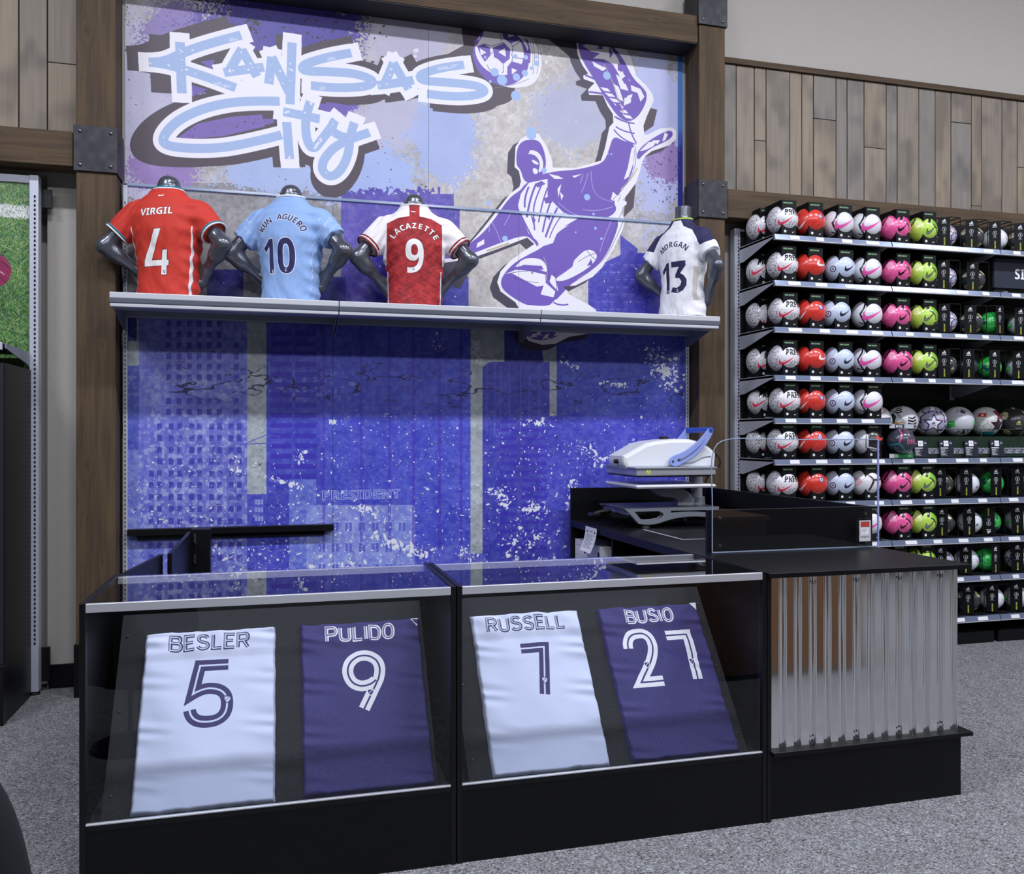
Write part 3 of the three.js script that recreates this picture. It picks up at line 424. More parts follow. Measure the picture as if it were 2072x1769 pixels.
// ---------- signed-distance bodies ----------
function sdfMesh(f, lo, hi, cell) { // naive surface nets
  const n = [0, 1, 2].map((k) => Math.ceil((hi[k] - lo[k]) / cell) + 1), [nx, ny, nz] = n, F = new Float32Array(nx * ny * nz), id = (i, j, k) => i + nx * (j + ny * k);
  for (let k = 0; k < nz; k++) for (let j = 0; j < ny; j++) for (let i = 0; i < nx; i++) F[id(i, j, k)] = f(lo[0] + i * cell, lo[1] + j * cell, lo[2] + k * cell);
  const V = [], ix = new Int32Array(nx * ny * nz).fill(-1), tri = [];
  for (let k = 0; k < nz - 1; k++) for (let j = 0; j < ny - 1; j++) for (let i = 0; i < nx - 1; i++) {
    let c = 0, sx = 0, sy = 0, sz = 0; const v = [];
    for (let q = 0; q < 8; q++) v.push(F[id(i + (q & 1), j + ((q >> 1) & 1), k + (q >> 2))]);
    for (let a = 0; a < 8; a++) for (const bit of [1, 2, 4]) if (!(a & bit)) { const b = a | bit; if ((v[a] < 0) !== (v[b] < 0)) { const t = v[a] / (v[a] - v[b]); c++; sx += (a & 1) + (bit === 1 ? t : 0); sy += ((a >> 1) & 1) + (bit === 2 ? t : 0); sz += (a >> 2) + (bit === 4 ? t : 0); } }
    if (c) { ix[id(i, j, k)] = V.length / 3; V.push(lo[0] + (i + sx / c) * cell, lo[1] + (j + sy / c) * cell, lo[2] + (k + sz / c) * cell); }
  }
  const quad = (a, b, c, d, flip) => { if (a < 0 || b < 0 || c < 0 || d < 0) return; flip ? tri.push(a, c, b, a, d, c) : tri.push(a, b, c, a, c, d); };
  for (let k = 1; k < nz - 1; k++) for (let j = 1; j < ny - 1; j++) for (let i = 1; i < nx - 1; i++) {
    const s = F[id(i, j, k)] < 0;
    if (s !== F[id(i + 1, j, k)] < 0) quad(ix[id(i, j - 1, k - 1)], ix[id(i, j, k - 1)], ix[id(i, j, k)], ix[id(i, j - 1, k)], !s);
    if (s !== F[id(i, j + 1, k)] < 0) quad(ix[id(i - 1, j, k - 1)], ix[id(i - 1, j, k)], ix[id(i, j, k)], ix[id(i, j, k - 1)], !s);
    if (s !== F[id(i, j, k + 1)] < 0) quad(ix[id(i - 1, j - 1, k)], ix[id(i, j - 1, k)], ix[id(i, j, k)], ix[id(i - 1, j, k)], !s);
  }
  const g = new THREE.BufferGeometry(); g.setAttribute('position', new THREE.Float32BufferAttribute(V, 3)); g.setIndex(tri);
  const N = new Float32Array(V.length), e = cell * 0.6;
  for (let i = 0; i < V.length; i += 3) { const [x, y, z] = [V[i], V[i + 1], V[i + 2]]; let a = f(x + e, y, z) - f(x - e, y, z), b = f(x, y + e, z) - f(x, y - e, z), c = f(x, y, z + e) - f(x, y, z - e); const l = Math.hypot(a, b, c) || 1; N[i] = a / l; N[i + 1] = b / l; N[i + 2] = c / l; }
  g.setAttribute('normal', new THREE.BufferAttribute(N, 3)); g.setAttribute('uv', new THREE.Float32BufferAttribute(new Float32Array(V.length / 3 * 2), 2));
  return g;
}
function capsule(a, b, ra, rb) { // tapered
  const ab = [b[0] - a[0], b[1] - a[1], b[2] - a[2]], L2 = ab[0] ** 2 + ab[1] ** 2 + ab[2] ** 2;
  return (x, y, z) => { const t = clamp(((x - a[0]) * ab[0] + (y - a[1]) * ab[1] + (z - a[2]) * ab[2]) / L2); return Math.hypot(x - a[0] - ab[0] * t, y - a[1] - ab[1] * t, z - a[2] - ab[2] * t) - lerp(ra, rb, t); };
}
const smin = (a, b, k) => { const h = Math.max(k - Math.abs(a - b), 0) / k; return Math.min(a, b) - h * h * k * 0.25; };
function profile(rows) { // rows of [y, half width, half depth, z]; smooth between them
  return (y) => { if (y <= rows[0][0]) return rows[0].slice(1); for (let i = 1; i < rows.length; i++) if (y <= rows[i][0]) { const t = smooth(0, 1, (y - rows[i - 1][0]) / (rows[i][0] - rows[i - 1][0])) * 0.5 + 0.5 * (y - rows[i - 1][0]) / (rows[i][0] - rows[i - 1][0]); return [1, 2, 3].map((k) => lerp(rows[i - 1][k], rows[i][k], t)); } return rows[rows.length - 1].slice(1); };
}
const mid = (a, b, t) => [0, 1, 2].map((k) => lerp(a[k], b[k], t));
function figure({ rows, top, sh, el, wr, female }) { // z > 0 is the back, which faces the shop
  const P = profile(rows), pw = 2.5;
  const torso = (grow) => (x, y, z) => { const [a, b, zo] = P(y), A = a + grow, B = b + grow, q = Math.pow(Math.pow(Math.abs(x) / A, pw) + Math.pow(Math.abs(z - zo) / B, pw), 1 / pw); let d = (q - 1) * Math.min(A, B); return Math.max(d, y - top, 0.004 - y); };
  const arms = [], sleeves = [];
  for (const s of [-1, 1]) {
    const S = [s * sh[0], sh[1], sh[2]], E = [s * el[0], el[1], el[2]], W = [s * wr[0], wr[1], wr[2]], H = [s * (wr[0] - 0.035), wr[1] - 0.055, wr[2] - 0.03], r = female ? 0.84 : 1;
    arms.push(capsule(S, E, 0.057 * r, 0.041 * r), capsule(mid(E, W, 0.0), mid(E, W, 0.35), 0.039 * r, 0.041 * r), capsule(mid(E, W, 0.3), W, 0.041 * r, 0.026 * r), capsule(W, H, 0.028 * r, 0.034 * r));
    const n = mid(S, E, 0).map((v, k) => E[k] - S[k]), l = Math.hypot(...n); sleeves.push({ S, E, n: n.map((v) => v / l), end: l * (female ? 0.6 : 0.62), r });
  }
  const t0 = torso(0), dome = (x, y, z) => { const [a, b, zo] = P(top - 0.03); return Math.hypot(x / a, (y - (top - 0.055)) / 0.055, (z - zo) / b); };
  const body = (x, y, z) => { let d = t0(x, y, z); if (!female && y > top - 0.055) d = Math.max(d, (dome(x, y, z) - 1) * 0.05); for (const c of arms) d = smin(d, c(x, y, z), 0.035); return d; };
  const t1 = torso(0.014);
  const shirtOuter = (x, y, z) => {
    let d = t1(x, y, z);
    for (const { S, E, n, end, r } of sleeves) {
      const c = capsule(S, mid(S, E, 0.85), 0.082 * r, 0.07 * r), u = (x - S[0]) * n[0] + (y - S[1]) * n[1] + (z - S[2]) * n[2];
      let q = Math.max(c(x, y, z), u - end); d = smin(d, q, 0.03);
    }
    const fold = Math.sin(x * 46 + 3 * Math.sin(y * 13) + y * 9) * 0.0022 * smooth(0.5, 0.1, y) + Math.sin((y * 1.3 + Math.abs(x) * 1.1) * 62 + 4 * Math.sin(x * 17)) * 0.0028 * smooth(0.09, 0.17, Math.abs(x)) + (fbm(x * 15 + 40, y * 8 + z * 9, 3) - 0.5) * 0.016 * smooth(0.56, 0.3, y);
    return d + fold;
  };
  const neckCut = rows[rows.length - 3][0] + 0.012;
  const shirt = (x, y, z) => Math.max(shirtOuter(x, y, z), y - neckCut - (z > 0 ? 0.01 : z * 0.5), 0.0 - y + 0.006 * Math.sin(x * 21) * (z > 0 ? 1 : 0.3), z > 0 ? 0.012 * smooth(0.0, 0.1, 0.11 - Math.abs(x)) - 0.004 - y : -1);
  const [X, Y] = [0.46, top + 0.03];
  return { bodyGeo: sdfMesh(body, [-X, -0.02, -0.24], [X, Y, 0.2], 0.0105), shirtGeo: sdfMesh(shirt, [-0.36, -0.03, -0.2], [0.36, neckCut + 0.07, 0.2], 0.0085), hands: [-1, 1].map((s) => handGeo([s * (wr[0] - 0.035), wr[1] - 0.05, wr[2] - 0.025], s, female ? 0.9 : 1)), collarY: neckCut, P };
}
function handGeo(o, s, k) { // a relaxed hand resting on the hip: palm, four curled fingers and a thumb
  const q = (x, y, z) => [o[0] - s * x * k, o[1] + y * k, o[2] + z * k], C = [capsule(q(-0.005, 0.01, 0), q(0.03, -0.03, -0.02), 0.024 * k, 0.026 * k), capsule(q(0.0, -0.01, 0.022), q(0.03, -0.035, 0.012), 0.02 * k, 0.02 * k)];
  for (let i = 0; i < 4; i++) { const z = 0.024 - i * 0.018, l = [0.85, 1, 0.96, 0.76][i]; C.push(capsule(q(0.034, -0.035, z - 0.012), q(0.05 + 0.012 * l, -0.06 - 0.012 * l, z - 0.014), 0.0095 * k, 0.0088 * k), capsule(q(0.05 + 0.012 * l, -0.06 - 0.012 * l, z - 0.014), q(0.046 + 0.004 * l, -0.075 - 0.022 * l, z - 0.018), 0.0088 * k, 0.0074 * k)); }
  C.push(capsule(q(0.0, 0.0, 0.03), q(0.012, -0.03, 0.052), 0.0115 * k, 0.0095 * k), capsule(q(0.012, -0.03, 0.052), q(0.03, -0.052, 0.056), 0.0095 * k, 0.008 * k));
  const f = (x, y, z) => { let d = 1; for (const c of C) d = smin(d, c(x, y, z), 0.006); return d; };
  return sdfMesh(f, [o[0] - 0.11, o[1] - 0.14, o[2] - 0.09], [o[0] + 0.11, o[1] + 0.06, o[2] + 0.1], 0.0045);
}
const manFigure = figure({ rows: [[0, 0.16, 0.11, 0], [0.12, 0.152, 0.105, 0], [0.25, 0.162, 0.112, 0], [0.38, 0.182, 0.122, 0.004], [0.46, 0.19, 0.116, 0.004], [0.515, 0.182, 0.1, 0], [0.56, 0.142, 0.082, 0], [0.6, 0.09, 0.066, 0], [0.64, 0.062, 0.058, -0.006], [0.71, 0.062, 0.058, -0.01]], top: 0.712, sh: [0.175, 0.485, 0], el: [0.345, 0.3, 0.06], wr: [0.195, 0.17, -0.055] });
const womanFigure = figure({ female: true, rows: [[0, 0.148, 0.1, 0], [0.1, 0.136, 0.096, 0], [0.22, 0.126, 0.095, 0], [0.36, 0.15, 0.105, 0], [0.44, 0.155, 0.098, 0.004], [0.495, 0.146, 0.084, 0], [0.535, 0.11, 0.068, 0], [0.572, 0.07, 0.056, 0], [0.62, 0.05, 0.048, -0.006], [0.685, 0.052, 0.05, -0.01]], top: 0.685, sh: [0.145, 0.47, 0], el: [0.285, 0.29, 0.06], wr: [0.172, 0.165, -0.05] });
const grown = std({ color: 0x686c75, roughness: 0.26, metalness: 0.6 });
// jersey artwork: x -0.36..0.36, y 0..0.72 of the figure seen from behind
function jerseyCanvas(f) { const N = 1024, c = canvas(N, N), g = c.getContext('2d'), k = N / 0.72; g.scale(k, -k); g.translate(0.36, -0.72); f(g); return c; }
function uprightText(g, s, x, y, h, rot, col, outline, ow = 0.004, font = 'bold', sx = 1) { g.save(); g.translate(x, y); g.rotate(rot); g.scale(h / 100 * sx, -h / 100); g.font = `${font} 138px sans-serif`; g.textAlign = 'center'; g.textBaseline = 'alphabetic'; g.lineJoin = 'round'; if (outline) { g.strokeStyle = outline; g.lineWidth = ow / h * 100 * 2; g.strokeText(s, 0, 0); } g.fillStyle = col; g.fillText(s, 0, 0); g.restore(); }
function arcText(g, s, cx, cy, r, h, spread, col, outline) { const n = s.length; [...s].forEach((ch, i) => { const a = (i - (n - 1) / 2) / Math.max(1, n - 1) * spread; uprightText(g, ch, cx + Math.sin(a) * r, cy + Math.cos(a) * r, h, -a, col, outline, 0.0022); }); }
const poly = (g, q, col) => { g.beginPath(); q.forEach((p, i) => (i ? g.lineTo(...p) : g.moveTo(...p))); g.closePath(); g.fillStyle = col; g.fill(); };
const bead = (g, x, y, col, col2) => { g.fillStyle = col; g.beginPath(); g.ellipse(x, y, 0.0055, 0.009, 0, 0, 7); g.fill(); g.fillStyle = col2; g.beginPath(); g.ellipse(x + 0.001, y + 0.001, 0.003, 0.006, 0, 0, 7); g.fill(); };
const RJ = rng(9);
const artRed = jerseyCanvas((g) => {
  poly(g, [[-1, -1], [1, -1], [1, 1], [-1, 1]], '#c93426');
  uprightText(g, 'VIRGIL', -0.01, 0.455, 0.042, 0.05, '#f2f0ee', '#3a1a20', 0.0018, 'bold', 0.98);
  g.save(); g.transform(1, 0.03, 0.06, 1, -0.012, 0);
  poly(g, [[0.012, 0.38], [-0.028, 0.376], [-0.085, 0.205], [-0.085, 0.168], [0.018, 0.168], [0.018, 0.118], [0.052, 0.118], [0.052, 0.168], [0.062, 0.17], [0.062, 0.205], [0.052, 0.205], [0.052, 0.262], [0.018, 0.262], [0.018, 0.206], [-0.036, 0.206]], '#3a2030');
  poly(g, [[0.01, 0.377], [-0.026, 0.373], [-0.082, 0.204], [-0.082, 0.171], [0.021, 0.171], [0.021, 0.121], [0.049, 0.121], [0.049, 0.171], [0.059, 0.173], [0.059, 0.202], [0.049, 0.202], [0.049, 0.259], [0.021, 0.259], [0.021, 0.203], [-0.04, 0.203]], '#f0eeec'); g.restore();
  bead(g, 0.034, 0.14, '#2a2740', '#f0eeec');
  poly(g, [[-0.014, 0.568], [0.014, 0.57], [0.016, 0.58], [0.008, 0.575], [-0.008, 0.574], [-0.016, 0.578]], '#f2f0ee');
  for (const s of [-1, 1]) poly(g, [[s * 0.146, 0], [s * 0.157, 0], [s * 0.167, 0.2], [s * 0.176, 0.4], [s * 0.17, 0.4], [s * 0.157, 0.2]], '#e6e4e8');
});
const artBlue = jerseyCanvas((g) => {
  poly(g, [[-1, -1], [1, -1], [1, 1], [-1, 1]], '#8fb0e2');
  g.strokeStyle = 'rgba(214,230,250,0.85)'; g.lineWidth = 0.0016;
  for (const s of [-1, 1]) { const V = []; for (let i = 0; i < 60; i++) V.push([s * (0.19 + RJ() * 0.17), 0.27 + RJ() * 0.24]); for (const a of V) { const n = V.filter((b) => b !== a).sort((p, q) => Math.hypot(p[0] - a[0], p[1] - a[1]) - Math.hypot(q[0] - a[0], q[1] - a[1])).slice(0, 2); for (const b of n) { g.beginPath(); g.moveTo(...a); g.lineTo(...b); g.stroke(); } } for (let i = 0; i < 26; i++) { g.beginPath(); const x = s * (0.145 + RJ() * 0.03), y = RJ() * 0.36; g.moveTo(x, y); g.lineTo(x + (RJ() - 0.5) * 0.02, y + 0.02); g.stroke(); } }
  arcText(g, 'KUN AGÜERO', -0.004, 0.345, 0.128, 0.036, 2.05, '#22224e', '#dfe6f6');
  uprightText(g, '1', -0.075, 0.165, 0.2, 0.02, '#26265a', '#e8ecf8', 0.005, 'bold', 0.62); uprightText(g, '0', 0.022, 0.165, 0.2, 0, '#26265a', '#e8ecf8', 0.005, 'bold', 0.78);
  bead(g, -0.062, 0.178, '#d8def0', '#26265a'); bead(g, 0.02, 0.182, '#d8def0', '#26265a');
});
const artDark = jerseyCanvas((g) => {
  poly(g, [[-1, -1], [1, -1], [1, 1], [-1, 1]], '#9c2026');
  for (let r = -1; r < 16; r++) for (let k = -4; k < 5; k++) { const x = k * 0.062 + (r % 2) * 0.02, y = r * 0.046; poly(g, [[x, y], [x + 0.055, y + 0.02 + RJ() * 0.012], [x + 0.012, y + 0.05]], RJ() > 0.5 ? '#86181f' : '#ae282c'); }
  g.strokeStyle = '#e2484c'; g.lineWidth = 0.0018; for (let k = -3; k < 4; k++) { g.beginPath(); let x = k * 0.058; g.moveTo(x, -0.02); for (let r = 0; r < 15; r++) { g.lineTo(x + (r % 2 ? -0.03 : 0.03) + (RJ() - 0.5) * 0.008, r * 0.032); } g.globalAlpha = 0.85; g.stroke(); g.globalAlpha = 1; }
  for (let i = 0; i < 40; i++) { g.globalAlpha = 0.5; g.beginPath(); const x = (RJ() - 0.5) * 0.36, y = RJ() * 0.5; g.moveTo(x, y); g.lineTo(x + (RJ() - 0.5) * 0.14, y + RJ() * 0.08); g.stroke(); g.globalAlpha = 1; }
  for (const s of [-1, 1]) { poly(g, [[s * 0.168, 0.26], [s * 0.166, 0.4], [s * 0.165, 0.5], [s * 0.1, 0.535], [s * 0.03, 0.548], [s * 0.03, 0.59], [s * 0.04, 0.72], [s * 0.36, 0.72], [s * 0.36, 0.2]], '#ece8ea'); g.strokeStyle = '#8c2228'; g.lineWidth = 0.004; g.beginPath(); g.moveTo(s * 0.355, 0.37); g.lineTo(s * 0.245, 0.29); g.stroke(); poly(g, [[s * 0.153, 0], [s * 0.158, 0], [s * 0.164, 0.22], [s * 0.157, 0.22]], '#e6e4e8'); }
  poly(g, [[-0.02, 0.575], [0.006, 0.575], [0.006, 0.582], [-0.02, 0.582]], '#f0ecec');
  arcText(g, 'LACAZETTE', -0.002, 0.325, 0.143, 0.036, 1.85, '#f2efee', '#5a1016');
  uprightText(g, '9', 0.0, 0.205, 0.2, 0, '#f2f0ef', '#5a1016', 0.002, 'bold', 0.82); bead(g, -0.006, 0.226, '#2a2230', '#f0eeec');
});
const artWhite = jerseyCanvas((g) => {
  poly(g, [[-1, -1], [1, -1], [1, 1], [-1, 1]], '#eeeff3'); for (let i = 0; i < 500; i++) { g.globalAlpha = 0.16; g.fillStyle = RJ() > 0.5 ? '#b8bac6' : '#ffffff'; g.beginPath(); g.ellipse((RJ() - 0.5) * 0.7, RJ() * 0.6, 0.004 + RJ() * 0.01, 0.006 + RJ() * 0.022, RJ() * 0.7, 0, 7); g.fill(); g.globalAlpha = 1; }
  const nv = '#23224e'; for (const s of [-1, 1]) poly(g, [[s * 0.02, 0.6], [s * 0.05, 0.55], [s * 0.11, 0.52], [s * 0.145, 0.47], [s * 0.17, 0.42], [s * 0.24, 0.44], [s * 0.3, 0.7], [s * 0.02, 0.7]], nv);
  for (const s of [-1, 1]) { g.strokeStyle = '#b7ab9c'; g.globalAlpha = 0.6; g.lineWidth = 0.02; g.beginPath(); g.moveTo(s * 0.135, 0.1); g.quadraticCurveTo(s * 0.12, 0.2, s * 0.138, 0.3); g.stroke(); g.globalAlpha = 1; }
  arcText(g, 'MORGAN', 0.0, 0.3, 0.125, 0.034, 1.3, '#23224e');
  uprightText(g, '1', -0.052, 0.15, 0.185, 0, '#23224e', null, 0, 'bold', 0.62);
  poly(g, [[-0.012, 0.335], [0.085, 0.335], [0.085, 0.306], [0.05, 0.262], [0.072, 0.25], [0.088, 0.224], [0.086, 0.19], [0.066, 0.16], [0.03, 0.146], [-0.018, 0.156], [-0.006, 0.184], [0.026, 0.178], [0.05, 0.192], [0.056, 0.214], [0.044, 0.234], [0.012, 0.238], [0.012, 0.258], [0.042, 0.302], [-0.012, 0.302]], nv);
  bead(g, -0.043, 0.164, '#e8e8f0', nv); bead(g, 0.03, 0.162, '#e8e8f0', nv);
});
function mannequin(fig, art, label, pos, turn, trims, k = 1) {
  const t = thing('mannequin', label, 'mannequin', pos, turn);
  const b = part('torso', fig.bodyGeo, grown, t); fig.hands.forEach((h) => part('hand', h, grown, b));
  const g = fig.shirtGeo.clone(), p = g.attributes.position, uv = g.attributes.uv; for (let i = 0; i < p.count; i++) uv.setXY(i, (p.getX(i) + 0.36) / 0.72, p.getY(i) / 0.72);
  const j = part('jersey', g, phys({ map: texture(art), roughness: 0.72, sheen: 0.3, sheenRoughness: 0.6, sheenColor: new THREE.Color(0.5, 0.5, 0.5) }), t);
  const [a, , zo] = fig.P(fig.collarY + 0.006), bZ = fig.P(fig.collarY + 0.006)[1];
  trims.collar.forEach((c, i) => { const pts = []; for (let q = 0; q < 24; q++) { const A = q / 24 * Math.PI * 2, z = Math.sin(A); pts.push([Math.cos(A) * (a + 0.006 + i * 0.004), fig.collarY + 0.016 - i * 0.009 + (z > 0 ? 0 : z * 0.03), zo + z * (bZ + 0.006 + i * 0.004)]); } part('collar', tube(pts, 0.0062, 48, 6, true), std({ color: c, roughness: 0.7 }), j, 'collar band'); });
  return t;
}
const SH = [0.175, 0.485, 0], EL = [0.345, 0.3, 0.06];
function cuffs(t, colours, sh, el, f, r) { // ribbed sleeve ends
  const j = t.children.find((c) => c.name === 'jersey');
  for (const s of [-1, 1]) { const S = new THREE.Vector3(s * sh[0], sh[1], sh[2]), E = new THREE.Vector3(s * el[0], el[1], el[2]), n = E.clone().sub(S).normalize(), q = new THREE.Quaternion().setFromUnitVectors(new THREE.Vector3(0, 0, 1), n);
    colours.forEach((c, i) => { const o = S.clone().lerp(E, f - 0.045 * i), g = new THREE.TorusGeometry(r + 0.001, 0.0052, 6, 36).applyQuaternion(q).translate(o.x, o.y, o.z); part('cuff', g, std({ color: c, roughness: 0.7 }), j); }); }
}
const spot = (px, py, z) => { const p = atZ(px, py, z); return [p[0], SHELF_Y, z]; };
cuffs(mannequin(manFigure, artRed, 'grey mannequin in a red jersey with a big white 4 on its back', spot(341, 595, -5.255), -0.33, { collar: [0x1d7f93, 0xeeeeee] }), [0xeeeef0, 0x1d7f93], SH, EL, 0.63, 0.073);
mannequin(manFigure, artBlue, 'grey mannequin in a pale blue jersey with a navy 10 on its back', spot(588, 600, -5.255), -0.38, { collar: [0xeef0f4] });
cuffs(mannequin(manFigure, artDark, 'grey mannequin in a dark red zigzag jersey with white sleeves and a white 9', spot(838, 615, -5.255), -0.13, { collar: [0xece8ea] }), [0x8c2228, 0xf0ecec, 0x8c2228], SH, EL, 0.63, 0.073);
mannequin(womanFigure, artWhite, 'slim grey mannequin in a white jersey with navy shoulders and a navy 13', spot(1381, 630, -5.24), -1.0, { collar: [0xb8d94a, 0x23224e] }).scale.set(1.02, 1.1, 1.02);
// ---------- the glass showcases ----------
const CZ = -2.95, CD = 0.585, CH = 0.965, CX0 = -0.594, CX1 = 0.606, CX2 = 1.826, CX3 = 2.75;
function showcase(xa, xb, label) {
  const w = xb - xa, t = thing('glass_showcase', label, 'display case', [xa, 0, CZ]), e = 0.018, B = 0.265;
  part('base', bb(0, w, 0, B - 0.012, -CD, 0, 0.002), M.blackLam, t, 'black kick base');
  part('sill', bb(e, w - e, B - 0.012, B + 0.006, -0.03, 0.002, 0.002), M.blackMetal, t);
  part('sill_trim', bb(e, w - e, B + 0.006, B + 0.011, -0.012, 0.003, 0.001), M.alu, t);
  part('floor_board', bb(e, w - e, B - 0.012, B - 0.002, -CD + 0.01, -0.03), M.board, t);
  for (const [x, side] of [[0, 0], [w - e, 1]]) part('end_post', bb(x, x + e, 0, CH, -0.03, 0.004, 0.002), M.blackMetal, t);
  part('end_panel', bb(0, e * 0.6, B - 0.012, CH - 0.004, -CD, -0.03), M.blackLam, t); part('end_panel', bb(w - e * 0.6, w, B - 0.012, CH - 0.004, -CD, -0.03), M.blackLam, t);
  part('end_cap', bb(0, e, CH - 0.004, CH + 0.004, -CD, 0.004, 0.001), M.blackMetal, t); part('end_cap', bb(w - e, w, CH - 0.004, CH + 0.004, -CD, 0.004, 0.001), M.blackMetal, t);
  part('front_rail', bb(e, w - e, CH - 0.026, CH + 0.002, -0.012, 0.004, 0.002), M.alu, t, 'silver top rail along the front');
  part('back_rail', [bb(e, w - e, CH - 0.03, CH - 0.003, -CD, -CD + 0.02, 0.002)], M.alu, t);
  part('front_glass', new THREE.PlaneGeometry(w - 2 * e, CH - 0.026 - B).translate(w / 2, (CH - 0.026 + B) / 2, -0.006), M.caseGlass, t);
  part('top_glass', new THREE.PlaneGeometry(w - 2 * e, CD - 0.02).rotateX(-Math.PI / 2).translate(w / 2, CH, -CD / 2 - 0.005), M.glass, t);
  // sloping board the jerseys lie on, and the back doors
  const A = [0.255, -0.035], Z = [0.84, -0.47], L = Math.hypot(Z[0] - A[0], Z[1] - A[1]), ang = Math.atan2(Z[0] - A[0], -(Z[1] - A[1]));
  const slope = bx(w - 2 * e - 0.07, 0.012, L, 0, -0.006, -L / 2).rotateX(ang).translate(w / 2, A[0] - 0.004, A[1]);
  const bd = part('slope_board', slope, M.board, t, 'dark sloping display board');
  for (const x of [0.075, w - 0.075]) for (const k of [0.12, 0.5, 0.88]) { const s = new THREE.SphereGeometry(0.0042, 8, 6).translate(x, lerp(A[0], Z[0], k), lerp(A[1], Z[1], k)); part('screw', s, M.bolt, bd); }
  for (const [x, X, z] of [[e * 0.6, w / 2 + 0.02, 0], [w / 2 - 0.02, w - e * 0.6, 0.011]]) part('back_door', bb(x, X, B - 0.012, CH - 0.03, -CD + 0.001 + z, -CD + 0.01 + z), M.blackLam, t);
  return t;
}
showcase(CX0, CX1 - 0.002, 'left black glass showcase holding the number 5 and number 9 jerseys');
showcase(CX1 + 0.002, CX2, 'right black glass showcase holding the number 7 and number 27 jerseys');
// ---------- jerseys lying in the showcases ----------
// inline sport lettering: strokes in a unit box, x 0..0.7, y 0..1
const GL = {
  B: ['M0,0 L0,1 L.4,1 Q.64,1 .64,.77 Q.64,.54 .4,.54 L.02,.54', 'M.4,.54 Q.7,.52 .7,.28 Q.7,0 .42,0 L0,0'], E: ['M.6,1 L0,1 L0,0 L.6,0', 'M0,.52 L.5,.52'], S: ['M.62,.84 Q.5,1.02 .32,1 Q.02,1 .03,.76 Q.04,.56 .32,.52 Q.66,.46 .66,.25 Q.64,0 .32,0 Q.1,-.02 0,.18'], L: ['M0,1 L0,0 L.56,0'], R: ['M0,0 L0,1 L.4,1 Q.66,1 .66,.75 Q.66,.5 .4,.5 L.02,.5', 'M.36,.5 L.68,0'],
  P: ['M0,0 L0,1 L.4,1 Q.68,1 .68,.73 Q.68,.46 .4,.46 L.02,.46'], U: ['M0,1 L0,.3 Q0,0 .33,0 Q.66,0 .66,.3 L.66,1'], I: ['M0,0 L0,1'], D: ['M0,0 L0,1 L.32,1 Q.68,1 .68,.5 Q.68,0 .32,0 L0,0'], O: ['M.34,0 Q0,0 0,.5 Q0,1 .34,1 Q.68,1 .68,.5 Q.68,0 .34,0'],
};
function strokePath(g, s, X, Y, k, sx = 1) { g.beginPath(); for (const m of s.matchAll(/([MLQ])([^MLQ]+)/g)) { const q = m[2].trim().split(/\s+/).map((t) => t.split(',').map(Number)).map(([x, y]) => [X + x * k * sx, Y + y * k]); if (m[1] === 'M') g.moveTo(...q[0]); else if (m[1] === 'L') g.lineTo(...q[0]); else g.quadraticCurveTo(...q[0], ...q[1]); } }
function inlineWord(g, word, cx, y, h, col, bg) {
  const adv = [...word].map((c) => (c === 'I' ? 0.34 : c === 'L' || c === 'E' ? 0.84 : 0.98)), tot = adv.reduce((a, b) => a + b, 0) - 0.28; let x = cx - tot * h / 2;
  g.lineCap = 'butt'; g.lineJoin = 'miter'; [...word].forEach((c, i) => { for (const [w, q] of [[0.25, col], [0.05, bg]]) for (const s of GL[c]) { strokePath(g, s, x, y, h); g.lineWidth = w * h; g.strokeStyle = q; g.stroke(); } for (const s of GL[c]) { strokePath(g, s, x - 0.07 * h, y + 0.045 * h, h); g.lineWidth = 0.03 * h; g.strokeStyle = bg; g.stroke(); } x += adv[i] * h; });
}
const NUM = { 5: 'M.66,1 L.16,1 L.06,.5 Q.24,.6 .38,.58 Q.66,.55 .66,.29 Q.66,0 .34,0 Q.06,0 .02,.22', 9: 'M.3,0 L.6,.52 Q.7,.76 .58,.9 Q.44,1.03 .24,.98 Q.02,.9 .03,.68 Q.06,.46 .28,.42 Q.46,.42 .56,.52', 7: 'M0,.92 L.46,.92 L.31,0', 27: 'M.02,.7 Q.02,1 .34,1 Q.64,1 .64,.74 Q.62,.56 .44,.36 L.12,.02 L.68,.02', '27b': 'M0,.92 L.5,.92 L.46,0' };
function bigNumber(g, s, x, y, h, col, bg, sx) { g.lineCap = 'butt'; g.lineJoin = 'miter'; g.miterLimit = 6; for (const [w, q] of [[0.2, col], [0.032, bg]]) { strokePath(g, NUM[s], x, y, h, sx); g.lineWidth = w * h; g.strokeStyle = q; g.stroke(); } g.save(); g.translate(0.03 * h, -0.022 * h); g.restore(); }
function crest(g, x, y, s, col, bg) { g.beginPath(); g.moveTo(x - s, y + s); g.lineTo(x + s, y + s); g.lineTo(x + s * 0.9, y - s * 0.2); g.lineTo(x, y - s * 1.2); g.lineTo(x - s * 0.9, y - s * 0.2); g.closePath(); g.fillStyle = bg; g.fill(); g.strokeStyle = col; g.lineWidth = s * 0.2; g.stroke(); g.beginPath(); g.moveTo(x - s * 0.8, y - s * 0.4); g.lineTo(x + s, y + s); g.stroke(); g.save(); g.translate(x - s * 0.6, y + s * 0.3); g.scale(1, -1); g.font = `bold ${s * 0.65}px sans-serif`; g.fillStyle = col; g.fillText('MLS', -s * 0.25, -s * 0.1); g.restore(); }
